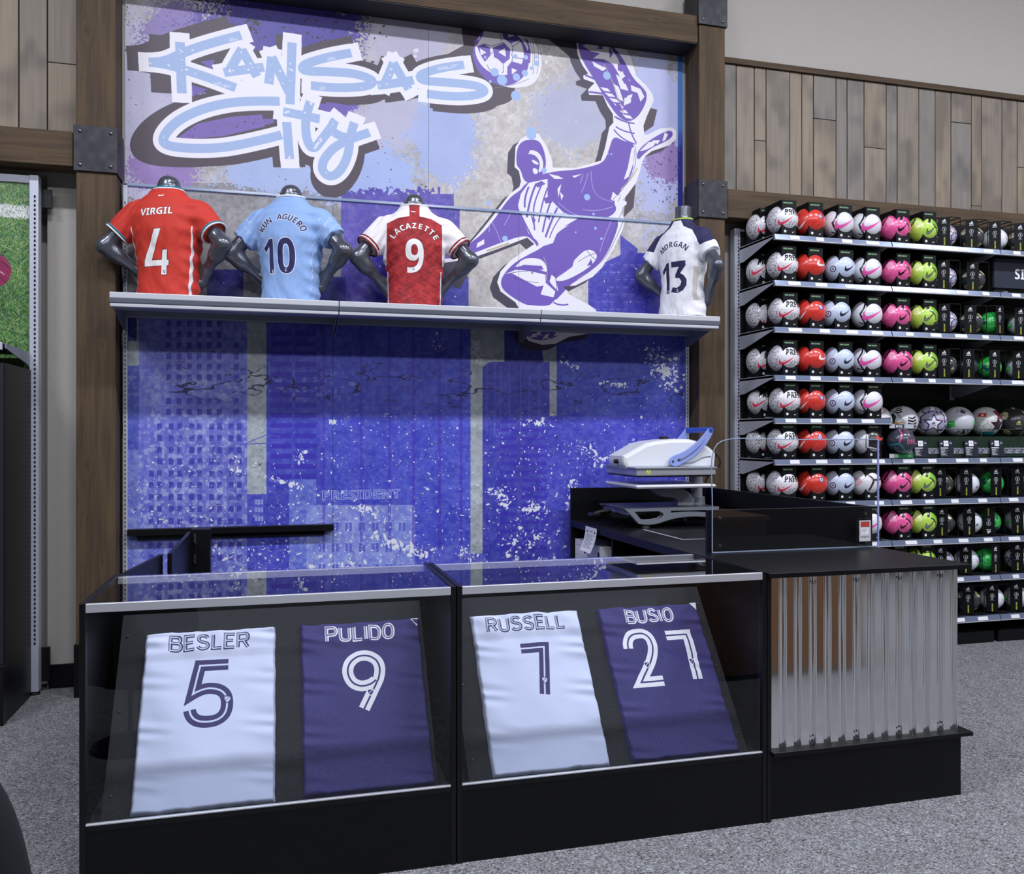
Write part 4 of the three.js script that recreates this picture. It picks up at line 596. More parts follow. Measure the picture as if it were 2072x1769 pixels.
function caseJersey({ word, num, dark, px, label, seed }) {
  const w = 0.452, h = 0.63, N = 1024, c = canvas(N, Math.round(N * h / w)), g = c.getContext('2d'), k = N / w; g.scale(k, -k); g.translate(0, -h);
  const bg = dark ? '#3a3470' : '#d4dbf3', col = dark ? '#eeedf2' : '#3b3766', pen = dark ? '#eeedf2' : '#3b3a58';
  g.fillStyle = bg; g.fillRect(0, 0, w, h);
  const R = rng(seed); for (let i = 0; i < 5200; i++) { g.globalAlpha = dark ? 0.16 : 0.05; g.fillStyle = R() > 0.5 ? '#ffffff' : '#101030'; g.fillRect(R() * w, R() * h * (dark ? 1 : 1), 0.0007, 0.003); } g.globalAlpha = 1;
  inlineWord(g, word, w * 0.5 - 0.005, h - 0.076, 0.052, pen, bg);
  if (num === 27) { bigNumber(g, '27', w * 0.5 - 0.135, h - 0.335, 0.21, col, bg, 0.82); bigNumber(g, '27b', w * 0.5 + 0.045, h - 0.335, 0.21, col, bg, 0.9); crest(g, w * 0.5 - 0.07, h - 0.26, 0.011, col, bg); crest(g, w * 0.5 + 0.128, h - 0.26, 0.011, col, bg); }
  else { const x = w * 0.5 - (num === 7 ? 0.045 : 0.065), y = h - 0.345; bigNumber(g, num, x, y, 0.205, col, bg, num === 7 ? 1.02 : 0.94); crest(g, x + (num === 7 ? 0.075 : num === 5 ? 0.128 : 0.085), y + (num === 7 ? 0.055 : num === 5 ? 0.075 : 0.06), 0.011, col, bg); }
  // a slab of folded cloth with a wrinkled face and soft edges
  const nx = 72, ny = 100, P = [], U = [], I = [], T = 0.02; const f = (u, v) => {
    const e = Math.min(u, 1 - u) * w, ev = Math.min(v, 1 - v) * h, side = smooth(0.16, 0.0, e); let z = T;
    z += 0.005 * side * Math.sin((v * h * 88) + Math.sin(v * 23 + seed) * 2 + u * 9) * (0.35 + 0.65 * vnoise(v * 9 + seed, u > 0.5 ? 3 : 8)) + 0.006 * (fbm(u * 4 + seed, v * 6, 3) - 0.5) + 0.004 * smooth(0.5, 1, v) * Math.sin((u + v * 0.6) * 26 + seed) * smooth(0.7, 1, v);
    return z * Math.sqrt(Math.max(0, 1 - (1 - smooth(0, 0.012, e)) ** 2)) * Math.sqrt(Math.max(0, 1 - (1 - smooth(0, 0.012, ev)) ** 2));
  };
  for (let j = 0; j <= ny; j++) for (let i = 0; i <= nx; i++) { const s = (t) => t < 0.5 ? 0.5 * Math.pow(2 * t, 1.25) : 1 - 0.5 * Math.pow(2 - 2 * t, 1.25), u = s(i / nx), v = s(j / ny), edge = 0.0035 * (fbm(v * 14 + seed * 3, 2, 3) - 0.5) * 2, ey = 0.004 * (fbm(u * 10 + seed, 5, 3) - 0.5) * 2; P.push((u - 0.5) * w + (u - 0.5) * 2 * edge, v * h + (v - 0.5) * 2 * ey, f(u, v)); U.push(u, v); }
  for (let j = 0; j < ny; j++) for (let i = 0; i < nx; i++) { const a = j * (nx + 1) + i, b = a + 1, d = a + nx + 1, q = d + 1; I.push(a, b, d, b, q, d); }
  const geo = new THREE.BufferGeometry(); geo.setAttribute('position', new THREE.Float32BufferAttribute(P, 3)); geo.setAttribute('uv', new THREE.Float32BufferAttribute(U, 2)); geo.setIndex(I); geo.computeVertexNormals();
  const t = thing('folded_jersey', label, 'jersey'), mat = phys({ map: texture(c), roughness: 0.75, sheen: 0.25, sheenRoughness: 0.5, sheenColor: new THREE.Color(0.4, 0.4, 0.5) });
  const bl = atZ(px[0], px[1], -3.0), br = atZ(px[2], px[3], -3.0), x = (bl[0] + br[0]) / 2, ang = Math.atan2(0.585, 0.435);
  part('cloth', geo, mat, t); part('backing_card', bx(w - 0.03, h - 0.02, 0.006, 0, h / 2, 0.0035), M.board, t);
  if (dark) part('shoulder_tab', extrude([[0, 0], [0.03, 0.001], [0.024, -0.032]], 0.003).translate(w / 2 - 0.036, h - 0.006, T + 0.003), M.white, t, 'small white shoulder patch');
  t.position.set(x, 0.264, -2.996); t.rotation.set(-(Math.PI / 2 - ang), 0, 0); return t;
}
caseJersey({ word: 'BESLER', num: 5, px: [265, 1660, 555, 1635], label: 'white folded jersey with navy number 5 in the left showcase', seed: 3 });
caseJersey({ word: 'PULIDO', num: 9, dark: true, px: [610, 1620, 884, 1590], label: 'purple folded jersey with white number 9 in the left showcase', seed: 5 });
caseJersey({ word: 'RUSSELL', num: 7, px: [994, 1580, 1236, 1551], label: 'white folded jersey with navy number 7 beside the showcase divider', seed: 8 });
caseJersey({ word: 'BUSIO', num: 27, dark: true, px: [1280, 1543, 1492, 1520], label: 'purple folded jersey with a two digit white number next to the corrugated unit', seed: 12 });
// ---------- the corrugated counter unit ----------
{
  const t = thing('counter_unit', 'black counter unit faced with shiny corrugated metal at the right end', 'counter', [CX2 + 0.003, 0, CZ]), w = CX3 - CX2 - 0.003;
  part('base', bb(0.016, w, 0, 0.255, -CD, -0.015, 0.002), M.blackLam, t); part('end_post', bb(0, 0.016, 0, CH - 0.021, -0.05, 0.004, 0.001), M.blackMetal, t);
  part('ledge', bb(0.016, w + 0.028, 0.255, 0.272, -CD, 0.022, 0.002), M.blackLam, t, 'thin black ledge'); part('carcass', bb(0.016, w - 0.03, 0.272, CH - 0.021, -CD, -0.03), M.blackLam, t);
  part('countertop', bb(0, w + 0.02, CH - 0.02, CH, -CD, 0.02, 0.003), M.blackLam, t, 'matt black countertop');
  const wave = (u) => { const f = u - Math.floor(u), A = 0.0095; return f < 0.5 ? A : f < 0.64 ? A - 2 * A * smooth(0.5, 0.64, f) : f < 0.86 ? -A - 0.003 * Math.sin((f - 0.64) / 0.22 * Math.PI) : -A + 2 * A * smooth(0.86, 1, f); };
  const n = 13, p = (w - 0.05) / n, prof = []; for (let i = 0; i <= n * 36; i++) { const u = i / 36; prof.push([0.022 + u * p, wave(u)]); }
  const strip = (pts, y0, y1) => { const P = [], N = [], U = [], I = []; pts.forEach(([x, z], i) => { const a = pts[Math.max(0, i - 1)], b = pts[Math.min(pts.length - 1, i + 1)], d = Math.hypot(b[0] - a[0], b[1] - a[1]), nn = [-(b[1] - a[1]) / d, 0, (b[0] - a[0]) / d]; for (let k = 0; k <= 14; k++) { const y = lerp(y0, y1, k / 14); P.push(x, y, z + 0.0008 * Math.sin(y * 13 + pts[i][0] * 60)); N.push(...nn); U.push(x, y); } }); for (let i = 0; i + 1 < pts.length; i++) for (let k = 0; k < 14; k++) { const a = i * 15 + k, b = a + 15; I.push(a, b, a + 1, b, b + 1, a + 1); } const g = new THREE.BufferGeometry(); g.setAttribute('position', new THREE.Float32BufferAttribute(P, 3)); g.setAttribute('normal', new THREE.Float32BufferAttribute(N, 3)); g.setAttribute('uv', new THREE.Float32BufferAttribute(U, 2)); g.setIndex(I); return g; };
  const metal = std({ color: 0xeceded, metalness: 1, roughness: 0.09 });
  const cs = part('corrugated_sheet', strip(prof, 0.272, CH - 0.02).translate(0, 0, -0.014), metal, t, 'mirror bright corrugated metal sheet');
  part('corrugated_sheet', strip(Array.from({ length: 97 }, (_, i) => { const u = i / 12, c = Math.cos(u * Math.PI * 2); return [0.015 + u * p, 0.01 * Math.sign(c) * Math.pow(Math.abs(c), 0.72)]; }), 0.272, CH - 0.02).rotateY(Math.PI / 2).translate(w - 0.022, 0, -0.012), metal, t);
  for (const y of [0.3, CH - 0.05]) for (let i = 2.5; i < n; i += 3) part('screw', new THREE.SphereGeometry(0.0055, 10, 6).translate(0.022 + (i + 0.25) * p, y, -0.0045), M.bolt, cs);
}
// ---------- acrylic guard on the counter ----------
{
  const t = thing('acrylic_guard', 'clear acrylic guard screwed upright along the rear of the black countertop', 'screen', [0, 0, -3.505]);
  const s = new THREE.Shape(); const [a, b, y0, y1, r] = [1.895, 2.772, 0.968, 1.478, 0.075]; s.moveTo(a, y0); s.lineTo(b, y0); s.lineTo(b, y1); s.lineTo(a + r, y1); s.absarc(a + r, y1 - r, r, Math.PI / 2, Math.PI, false); s.closePath();
  part('sheet', new THREE.ShapeGeometry(s, 12), M.glass, t);
  const edge = [[b, y0], [b, y1]]; part('edge', [bx(0.007, y1 - y0, 0.006, b, (y0 + y1) / 2, 0.0), ], phys({ color: 0xa9b2e6, roughness: 0.2, transmission: 0.3, thickness: 0 }), t, 'pale violet polished edge');
  part('edge', tube([[a, y0, 0], [a, 1.2, 0], [a, y1 - r, 0], [a + r * 0.3, y1 - r * 0.3, 0], [a + r, y1, 0], [2.3, y1, 0], [b, y1, 0]], 0.0028, 60, 6), M.glassEdge, t); part('edge', bx(b - a, 0.005, 0.006, (a + b) / 2, y0 + 0.001, 0), M.glassEdge, t);
  for (const [x, y] of [[1.93, 1.0], [1.93, 1.125], [2.7, 1.0], [2.7, 1.125]]) part('screw', cyl(0.006, 0.006, 0.01, 12).rotateX(Math.PI / 2).translate(x, y, 0.004), M.bolt, t);
  part('hook', [tube([[2.74, 1.13, 0.004], [2.74, 1.14, 0.03], [2.74, 1.12, 0.035]], 0.002, 10, 6)], M.bolt, t);
  const tg = thing('hang_tag', 'clear plastic tag with a red and white card hanging on the acrylic guard', 'tag', [2.69, 1.045, -3.494]);
  const c = canvas(128, 200), g = c.getContext('2d'); g.fillStyle = '#d9dbe2'; g.fillRect(0, 0, 128, 200); g.fillStyle = '#c4473c'; g.fillRect(14, 10, 100, 52); g.fillStyle = '#fff'; g.fillRect(24, 70, 80, 60); g.fillStyle = '#555'; for (let i = 0; i < 4; i++) g.fillRect(32, 80 + i * 10, 60 - i * 8, 3); g.font = 'bold 24px sans-serif'; g.fillStyle = '#2a2c34'; g.fillText('rusqutru', 10, 164);
  part('card', bx(0.062, 0.098, 0.002, 0, 0, 0), std({ map: (() => { const T = texture(c); T.repeat.set(1 / 0.062, 1 / 0.098); T.offset.set(0.5, 0.5); T.wrapS = T.wrapT = THREE.RepeatWrapping; return T; })(), roughness: 0.4 }), tg); part('sleeve', bx(0.078, 0.135, 0.004, 0, -0.008, 0, 0.0018), M.glass, tg);
}
// ---------- the return bench behind the counter ----------
const BX0 = 1.89, BX1 = 2.765, BZ0 = -5.44, BZ1 = -3.537, BY = 0.94;
{
  const t = thing('work_bench', 'black workbench with raised rear and side panels under the heat press', 'bench');
  part('worktop', bb(BX0, BX1 - 0.022, BY - 0.045, BY, BZ0 + 0.022, BZ1 - 0.024, 0.003), M.blackLam, t); part('front_panel', bb(BX0, BX1, 0, 1.157, BZ1 - 0.024, BZ1, 0.002), M.blackLam, t); part('side_panel', bb(BX1 - 0.022, BX1, 0, 1.157, BZ0, BZ1 - 0.024, 0.002), M.blackLam, t); part('rear_panel', bb(BX0, BX1 - 0.022, 0, 1.15, BZ0, BZ0 + 0.022, 0.002), M.blackLam, t);
  part('inner_shelf', bb(BX0 + 0.02, BX1 - 0.03, 0.6, 0.62, BZ0 + 0.03, BZ1 - 0.03), M.blackLam, t); part('divider', bb(BX0 + 0.03, BX1 - 0.03, 0.62, BY - 0.045, -4.78, -4.76), M.blackLam, t); part('inner_shelf', bb(BX0 + 0.02, BX1 - 0.03, 0.08, 0.1, BZ0 + 0.03, BZ1 - 0.03), M.blackLam, t);
  // four white boxes on the inner shelf
  const c = canvas(256, 128), g = c.getContext('2d'); g.fillStyle = '#e9e9ee'; g.fillRect(0, 0, 256, 128); g.fillStyle = '#c8a0a8'; g.fillRect(24, 20, 3, 34); g.fillStyle = '#8a8a94'; g.fillRect(40, 24, 70, 4); g.fillRect(40, 36, 50, 3); g.fillStyle = '#23232b'; g.beginPath(); g.moveTo(206, 34); g.lineTo(228, 48); g.lineTo(226, 86); g.lineTo(206, 104); g.lineTo(188, 86); g.lineTo(188, 46); g.fill();
  const T = texture(c); const m = std({ map: T, roughness: 0.6 });
  const where = ['rear box of the lower pair', 'front box of the lower pair', 'rear box of the upper pair', 'front box of the upper pair'];
  for (let i = 0; i < 4; i++) { const z = -5.29 + (i % 2) * 0.24, y = 0.62 + Math.floor(i / 2) * 0.0985, b = thing('carton', `small white carton with dark hexagon, ${where[i]} under the workbench`, 'box', [1.99, y, z], 0, 'white cartons under the workbench'); part('box', bx(0.15, 0.085, 0.232, 0, 0.043, 0, 0.001), M.white, b); part('lid', bb(-0.0755, 0.0755, 0.086, 0.0975, -0.117, 0.117, 0.001), M.white, b); part('printed_end', new THREE.PlaneGeometry(0.232, 0.084).rotateY(-Math.PI / 2).translate(-0.0757, 0.043, 0), m, b); }
  // curled paper hanging from the bench edge
  const pc = canvas(128, 192), pg = pc.getContext('2d'); pg.fillStyle = '#eceef4'; pg.fillRect(0, 0, 128, 192); pg.fillStyle = '#565a66'; pg.font = 'bold 16px sans-serif'; pg.fillText('CARE', 44, 40); for (const x of [22, 106]) { pg.beginPath(); pg.moveTo(x, 24); pg.lineTo(x + 11, 44); pg.lineTo(x - 11, 44); pg.fill(); } for (let i = 0; i < 11; i++) pg.fillRect(18, 60 + i * 10, 92 - (i % 3) * 14, 3);
  const sg = new THREE.PlaneGeometry(0.2, 0.15, 8, 12), sp = sg.attributes.position; for (let i = 0; i < sp.count; i++) { const v = (0.075 - sp.getY(i)) / 0.15; sp.setZ(i, 0.04 * v * v + 0.05 * v * Math.max(0, sp.getX(i))); } sg.computeVertexNormals();
  const sheet = solo('paper_notice', sg, std({ map: texture(pc), roughness: 0.8, side: THREE.DoubleSide }), 'curled white paper notice hanging from the workbench edge above the cartons', 'notice'); sheet.position.set(BX0 - 0.008, BY - 0.085, -5.02); sheet.rotation.set(0, -Math.PI / 2, 0);
  // clear ruler lying on the bench
  const rl = thing('ruler', 'clear L shaped ruler lying flat on the black workbench', 'ruler', [2.1, BY + 0.0015, -4.4]); const rm = std({ color: 0x8e95a2, roughness: 0.3, metalness: 0.4 }); part('blade', bb(-0.02, 0.0, 0, 0.002, -0.3, 0.22), rm, rl); part('blade', bb(0.0, 0.46, 0, 0.002, 0.2, 0.22), rm, rl);
  const tk = []; for (let i = 0; i < 26; i++) { tk.push(bx(0.008, 0.0006, 0.003, -0.008, 0.0024, -0.29 + i * 0.019)); if (i < 23) tk.push(bx(0.003, 0.0006, 0.009, 0.012 + i * 0.0195, 0.0024, 0.208)); } part('tick_marks', tk, M.white, rl).userData.kind = 'stuff';
}
// ---------- the heat press ----------
{
  const px0 = 2.07, px1 = 2.59, zc = -4.995, t = thing('heat_press', 'silver and white heat press with a blue handle standing on the workbench', 'heat press', [px0, BY, zc]);
  const silver = std({ color: 0xb6bac2, roughness: 0.36, metalness: 0.5 }), cast = std({ color: 0x9aa0ab, roughness: 0.38, metalness: 0.6 }), white = std({ color: 0xe4e7ec, roughness: 0.3 }), blue = std({ color: 0x8f9fdc, roughness: 0.35 });
  // base frame: two curved side rails and cross bars
  const rail = new THREE.Shape(); rail.moveTo(-0.06, 0.105); rail.lineTo(0.56, 0.105); rail.lineTo(0.56, 0.035); rail.quadraticCurveTo(0.36, 0.075, 0.2, 0.03); rail.quadraticCurveTo(0.12, 0.0, 0.03, 0.018); rail.quadraticCurveTo(0.0, 0.05, -0.03, 0.08); rail.closePath();
  const h = new THREE.Path(); h.moveTo(0.0, 0.09); h.lineTo(0.16, 0.09); h.quadraticCurveTo(0.22, 0.07, 0.16, 0.045); h.quadraticCurveTo(0.08, 0.03, 0.04, 0.045); h.closePath(); rail.holes.push(h); const h2 = new THREE.Path(); h2.moveTo(0.24, 0.09); h2.lineTo(0.52, 0.09); h2.lineTo(0.52, 0.072); h2.quadraticCurveTo(0.36, 0.09, 0.24, 0.078); h2.closePath(); rail.holes.push(h2);
  for (const z of [-0.215, 0.17]) part('base_rail', extrude(rail, 0.04, 0.004).translate(0, 0.012, z), cast, t);
  for (const x of [-0.04, 0.5]) part('cross_bar', bb(x, x + 0.05, 0.08, 0.112, -0.2, 0.2, 0.004), cast, t); part('base_plate', bb(-0.06, 0.56, 0.115, 0.122, -0.215, 0.21, 0.003), std({ color: 0x4e535c, roughness: 0.4, metalness: 0.5 }), t);
  for (const [x, z] of [[0.08, -0.19], [0.08, 0.19], [0.52, -0.19], [0.52, 0.19]]) part('foot', cyl(0.024, 0.028, 0.014, 16).translate(x, 0.007, z), M.blackMatte, t);
  part('pull_lever', [tube([[-0.06, 0.09, -0.02], [-0.12, 0.085, -0.02], [-0.17, 0.075, -0.02]], 0.014, 14, 8), bb(-0.2, -0.14, 0.06, 0.08, -0.06, 0.02, 0.006)], M.blackMetal, t, 'black release lever');
  // arm and pad
  part('support_arm', extrude((() => { const s = new THREE.Shape(); s.moveTo(0.18, 0.225); s.lineTo(0.34, 0.222); s.quadraticCurveTo(0.47, 0.215, 0.47, 0.12); s.lineTo(0.37, 0.12); s.quadraticCurveTo(0.38, 0.165, 0.34, 0.17); s.lineTo(0.26, 0.18); s.closePath(); return s; })(), 0.07, 0.006).translate(0, 0.002, -0.02), silver, t, 'curved cast support arm');
  part('hub', cyl(0.07, 0.05, 0.02, 24).translate(0.24, 0.232, 0.015), cast, t);
  part('lower_platen', bb(0, 0.52, 0.24, 0.262, -0.245, 0.245, 0.005), white, t, 'pad wrapped in pale foil'); part('pad_cover', bb(-0.004, 0.524, 0.246, 0.256, -0.249, 0.249, 0.004), std({ color: 0xd2d4dc, roughness: 0.3, metalness: 0.3 }), t);
  part('upper_platen', bb(-0.002, 0.522, 0.318, 0.365, -0.246, 0.246, 0.006), silver, t); part('platen_lip', bb(-0.01, 0.53, 0.356, 0.368, -0.252, 0.252, 0.003), cast, t); part('heater', bb(0.01, 0.51, 0.309, 0.318, -0.235, 0.235), M.blackMetal, t);
  const lc = canvas(64, 64), lg = lc.getContext('2d'); lg.fillStyle = '#d9e26a'; lg.fillRect(0, 0, 64, 64); lg.strokeStyle = '#3a3a22'; lg.lineWidth = 5; lg.beginPath(); lg.moveTo(32, 10); lg.lineTo(54, 50); lg.lineTo(10, 50); lg.closePath(); lg.stroke(); part('warning_label', new THREE.PlaneGeometry(0.026, 0.026).translate(0.075, 0.34, 0.2475), std({ map: texture(lc), roughness: 0.5 }), t, 'yellow warning label');
  const head = new THREE.Shape(); head.moveTo(0.0, 0.375); head.lineTo(0.56, 0.372); head.lineTo(0.565, 0.44); head.quadraticCurveTo(0.52, 0.495, 0.4, 0.515); head.quadraticCurveTo(0.25, 0.52, 0.12, 0.49); head.lineTo(-0.015, 0.42); head.quadraticCurveTo(-0.02, 0.39, 0.0, 0.375);
  part('head_cover', extrude(head, 0.26, 0.022, 14).translate(0, 0, -0.13), white, t, 'smooth white head cover'); part('head_base', bb(0.02, 0.55, 0.366, 0.385, -0.11, 0.11, 0.004), cast, t);
  part('recess', tube([[0.35, 0.385, 0.132], [0.42, 0.392, 0.133], [0.5, 0.425, 0.132], [0.55, 0.43, 0.13]], 0.004, 20, 6), cast, t);
  const ang = Math.atan2(0.07, 0.135); const sc = part('control_panel', bx(0.13, 0.008, 0.17, 0, 0, 0, 0.003).rotateZ(ang).translate(0.052, 0.462, 0), cast, t); part('screen', bx(0.07, 0.004, 0.11, 0, 0.005, 0).rotateZ(ang).translate(0.052, 0.463, 0), std({ color: 0x3b3f63, roughness: 0.15 }), sc, 'dark blue display'); part('connector', cyl(0.014, 0.014, 0.05, 12).rotateZ(Math.PI / 2).translate(-0.035, 0.4, 0.04), M.blackMetal, t); part('adjust_knob', [cyl(0.03, 0.03, 0.016, 10).translate(0.3, 0.545, -0.02), cyl(0.008, 0.008, 0.05, 8).translate(0.3, 0.525, -0.02)], M.blackMatte, t);
  // lever handle: two arms and a blue grip
  for (const z of [-0.165, 0.145]) { const s = new THREE.Shape(); s.moveTo(0.26, 0.385); s.quadraticCurveTo(0.25, 0.42, 0.29, 0.435); s.quadraticCurveTo(0.42, 0.47, 0.52, 0.6); s.lineTo(0.548, 0.588); s.quadraticCurveTo(0.5, 0.46, 0.33, 0.385); s.quadraticCurveTo(0.29, 0.36, 0.26, 0.385); const o = new THREE.Path(); o.moveTo(0.3, 0.405); o.quadraticCurveTo(0.43, 0.45, 0.5, 0.545); o.quadraticCurveTo(0.44, 0.45, 0.32, 0.395); o.closePath(); s.holes.push(o); part('handle_arm', extrude(s, 0.018, 0.003, 12).translate(0, 0, z), blue, t, 'periwinkle handle arm'); for (const [x, y] of [[0.275, 0.4], [0.315, 0.41], [0.534, 0.592]]) part('pin', cyl(0.007, 0.007, 0.026, 10).rotateX(Math.PI / 2).translate(x, y, z + 0.009), M.bolt, t); }
  part('grip', cyl(0.017, 0.017, 0.33, 18).rotateX(Math.PI / 2).translate(0.534, 0.594, -0.0), std({ color: 0x3a58c4, roughness: 0.45 }), t, 'blue rubber grip');
  part('column', cyl(0.036, 0.036, 0.3, 24).translate(0.52, 0.21, -0.0), silver, t); part('column_foot', cyl(0.05, 0.055, 0.05, 24).translate(0.52, 0.145, 0), cast, t); part('swivel_block', bb(0.455, 0.585, 0.365, 0.45, -0.07, 0.07, 0.01), silver, t);
  part('power_cable', tube([[0.58, 0.42, 0.0], [0.64, 0.44, 0.03], [0.665, 0.38, 0.04], [0.62, 0.33, 0.02], [0.585, 0.27, 0.0], [0.6, 0.13, -0.05]], 0.0055, 40, 8), M.blackMatte, t, 'black power cable');
}
// ---------- the black gate beside the showcase and the rail on the backdrop ----------
{
  const g = thing('swing_gate', 'black low swing gate leaf with a chamfered end standing in front of the mural', 'gate'); part('leaf', bb(-0.478, -0.458, 0.06, 0.962, -5.1, -4.18, 0.003), M.blackLam, g); part('post', bb(-0.462, -0.358, 0, 0.975, -5.2, -5.1, 0.004), M.blackLam, g); for (const y of [0.955, 0.84]) part('hinge', cyl(0.008, 0.008, 0.05, 10).translate(-0.44, y - 0.03, -5.096), M.bolt, g); part('latch', bb(-0.44, -0.425, 0.8, 0.9, -5.1, -5.09, 0.002), M.blackMetal, g);
  const h = thing('gate_panel', 'black panel running back from the left showcase', 'panel'); const p = bar([0, 0, 0], [0, 0, -1], 0.02, 0.9); part('leaf', bx(0.02, 0.9, 0.64, 0, 0.51, -0.32, 0.003).rotateY(-0.125).translate(-0.585, 0, CZ - CD - 0.005), M.blackLam, h); part('foot', bx(0.05, 0.06, 0.1, 0, 0.03, -0.5).rotateY(-0.125).translate(-0.585, 0, CZ - CD - 0.005), M.blackMetal, h);
  const r = thing('ledge_rail', 'thin black ledge fixed across the lower left of the skyline backdrop', 'ledge', [-0.85, 0.905, -5.549]); part('strip', bb(0, 1.195, 0, 0.038, 0.001, 0.06, 0.002), M.blackLam, r);
  part('cleat', bb(0.05, 1.14, -0.03, -0.0, 0.001, 0.02), M.blackMetal, r);
}
// ---------- ball artwork: 512 x 256 wraps, degrees from the front, y down ----------
function ballArt(f) { const c = canvas(512, 256), g = c.getContext('2d'); g.translate(256, 128); g.scale(512 / 360, 256 / 180); g.lineJoin = 'round'; f(g); return texture(c); }
function fillAll(g, col) { g.fillStyle = col; g.fillRect(-181, -91, 362, 182); }
function pgon(g, q, col, stroke, lw) { g.beginPath(); q.forEach((p, i) => (i ? g.lineTo(...p) : g.moveTo(...p))); g.closePath(); if (col) { g.fillStyle = col; g.fill(); } if (stroke) { g.strokeStyle = stroke; g.lineWidth = lw; g.stroke(); } }
function swoosh(g, x, y, s, col, rot = 0, edge) { g.save(); g.translate(x, y); g.rotate(rot); g.scale(s, -s); g.beginPath(); g.moveTo(1.05, 0.42); g.quadraticCurveTo(-0.2, -0.16, -0.52, -0.13); g.quadraticCurveTo(-0.8, -0.06, -0.62, 0.4); g.quadraticCurveTo(-1.12, -0.16, -0.86, -0.42); g.quadraticCurveTo(-0.62, -0.62, 0, -0.28); g.closePath(); g.fillStyle = col; g.fill(); if (edge) { g.strokeStyle = edge; g.lineWidth = 0.07; g.stroke(); } g.restore(); }
function threeBars(g, x, y, s, col) { g.save(); g.translate(x, y); g.scale(s, s); g.fillStyle = col; for (let i = 0; i < 3; i++) { const h = 0.45 + i * 0.33, X = -0.8 + i * 0.56; g.beginPath(); g.moveTo(X, 0.5); g.lineTo(X + 0.42, 0.5); g.lineTo(X + 0.42 - h * 0.42, 0.5 - h); g.lineTo(X - h * 0.42 + 0.02, 0.5 - h + 0.2); g.closePath(); g.fill(); } g.font = 'bold 0.62px sans-serif'; g.restore(); g.save(); g.translate(x, y + s * 1.12); g.scale(s / 10, s / 10); g.font = 'bold 6.4px sans-serif'; g.textAlign = 'center'; g.fillStyle = col; g.fillText('adidas', 0, 0); g.restore(); }
function seams(g, col, lw, seed = 0) { for (const [x, y] of [[-60, -25], [-5, 18], [50, -22], [110, 12], [-120, 15], [165, -20], [-170, -40], [0, -62], [-60, 58], [70, 60], [140, 62]]) { const q = []; for (let i = 0; i < 5; i++) { const a = i * 1.2566 + seed + x; q.push([x + Math.cos(a) * 16, y + Math.sin(a) * 15]); } pgon(g, q, null, col, lw); for (const p of q) { g.beginPath(); g.moveTo(...p); g.lineTo(x + (p[0] - x) * 2.1, y + (p[1] - y) * 2.1); g.strokeStyle = col; g.lineWidth = lw; g.stroke(); } } }
function badge(g, x, y, r, a, b) { g.fillStyle = a; g.beginPath(); g.arc(x, y, r, 0, 7); g.fill(); g.fillStyle = b; g.beginPath(); g.arc(x, y, r * 0.72, 0, 7); g.fill(); g.strokeStyle = a; g.lineWidth = r * 0.16; g.beginPath(); g.moveTo(x - r * 0.3, y + r * 0.4); g.lineTo(x, y - r * 0.5); g.lineTo(x + r * 0.3, y + r * 0.4); g.moveTo(x - r * 0.25, y); g.lineTo(x + r * 0.25, y); g.stroke(); }
function stars(g, x, y, r, fillC, line, lw, rot = -Math.PI / 2) { const q = []; for (let i = 0; i < 10; i++) { const a = rot + i * Math.PI / 5, k = i % 2 ? r * 0.46 : r; q.push([x + Math.cos(a) * k, y + Math.sin(a) * k]); } pgon(g, q, fillC, line, lw); }
const RB = rng(31);
const speckle = (g, n, dark) => { for (let i = 0; i < n; i++) { g.fillStyle = dark; const s = 1.0 + RB() * RB() * 3.0; g.beginPath(); g.ellipse((RB() - 0.5) * 360, (RB() - 0.5) * 180, s * 0.5, s * 0.5, 0, 0, 7); g.fill(); } };
const boldText = (g, s, x, y, h, col, sx = 1, it = '') => { g.save(); g.translate(x, y); g.scale(h / 72 * sx, h / 72); g.font = `bold 100px sans-serif`; if (it) g.transform(1, 0, -0.16, 1, 0, 0); g.fillStyle = col; g.textAlign = 'center'; g.fillText(s, 0, 0); g.strokeStyle = col; g.lineWidth = it ? 5 : 2; g.strokeText(s, 0, 0); g.restore(); };
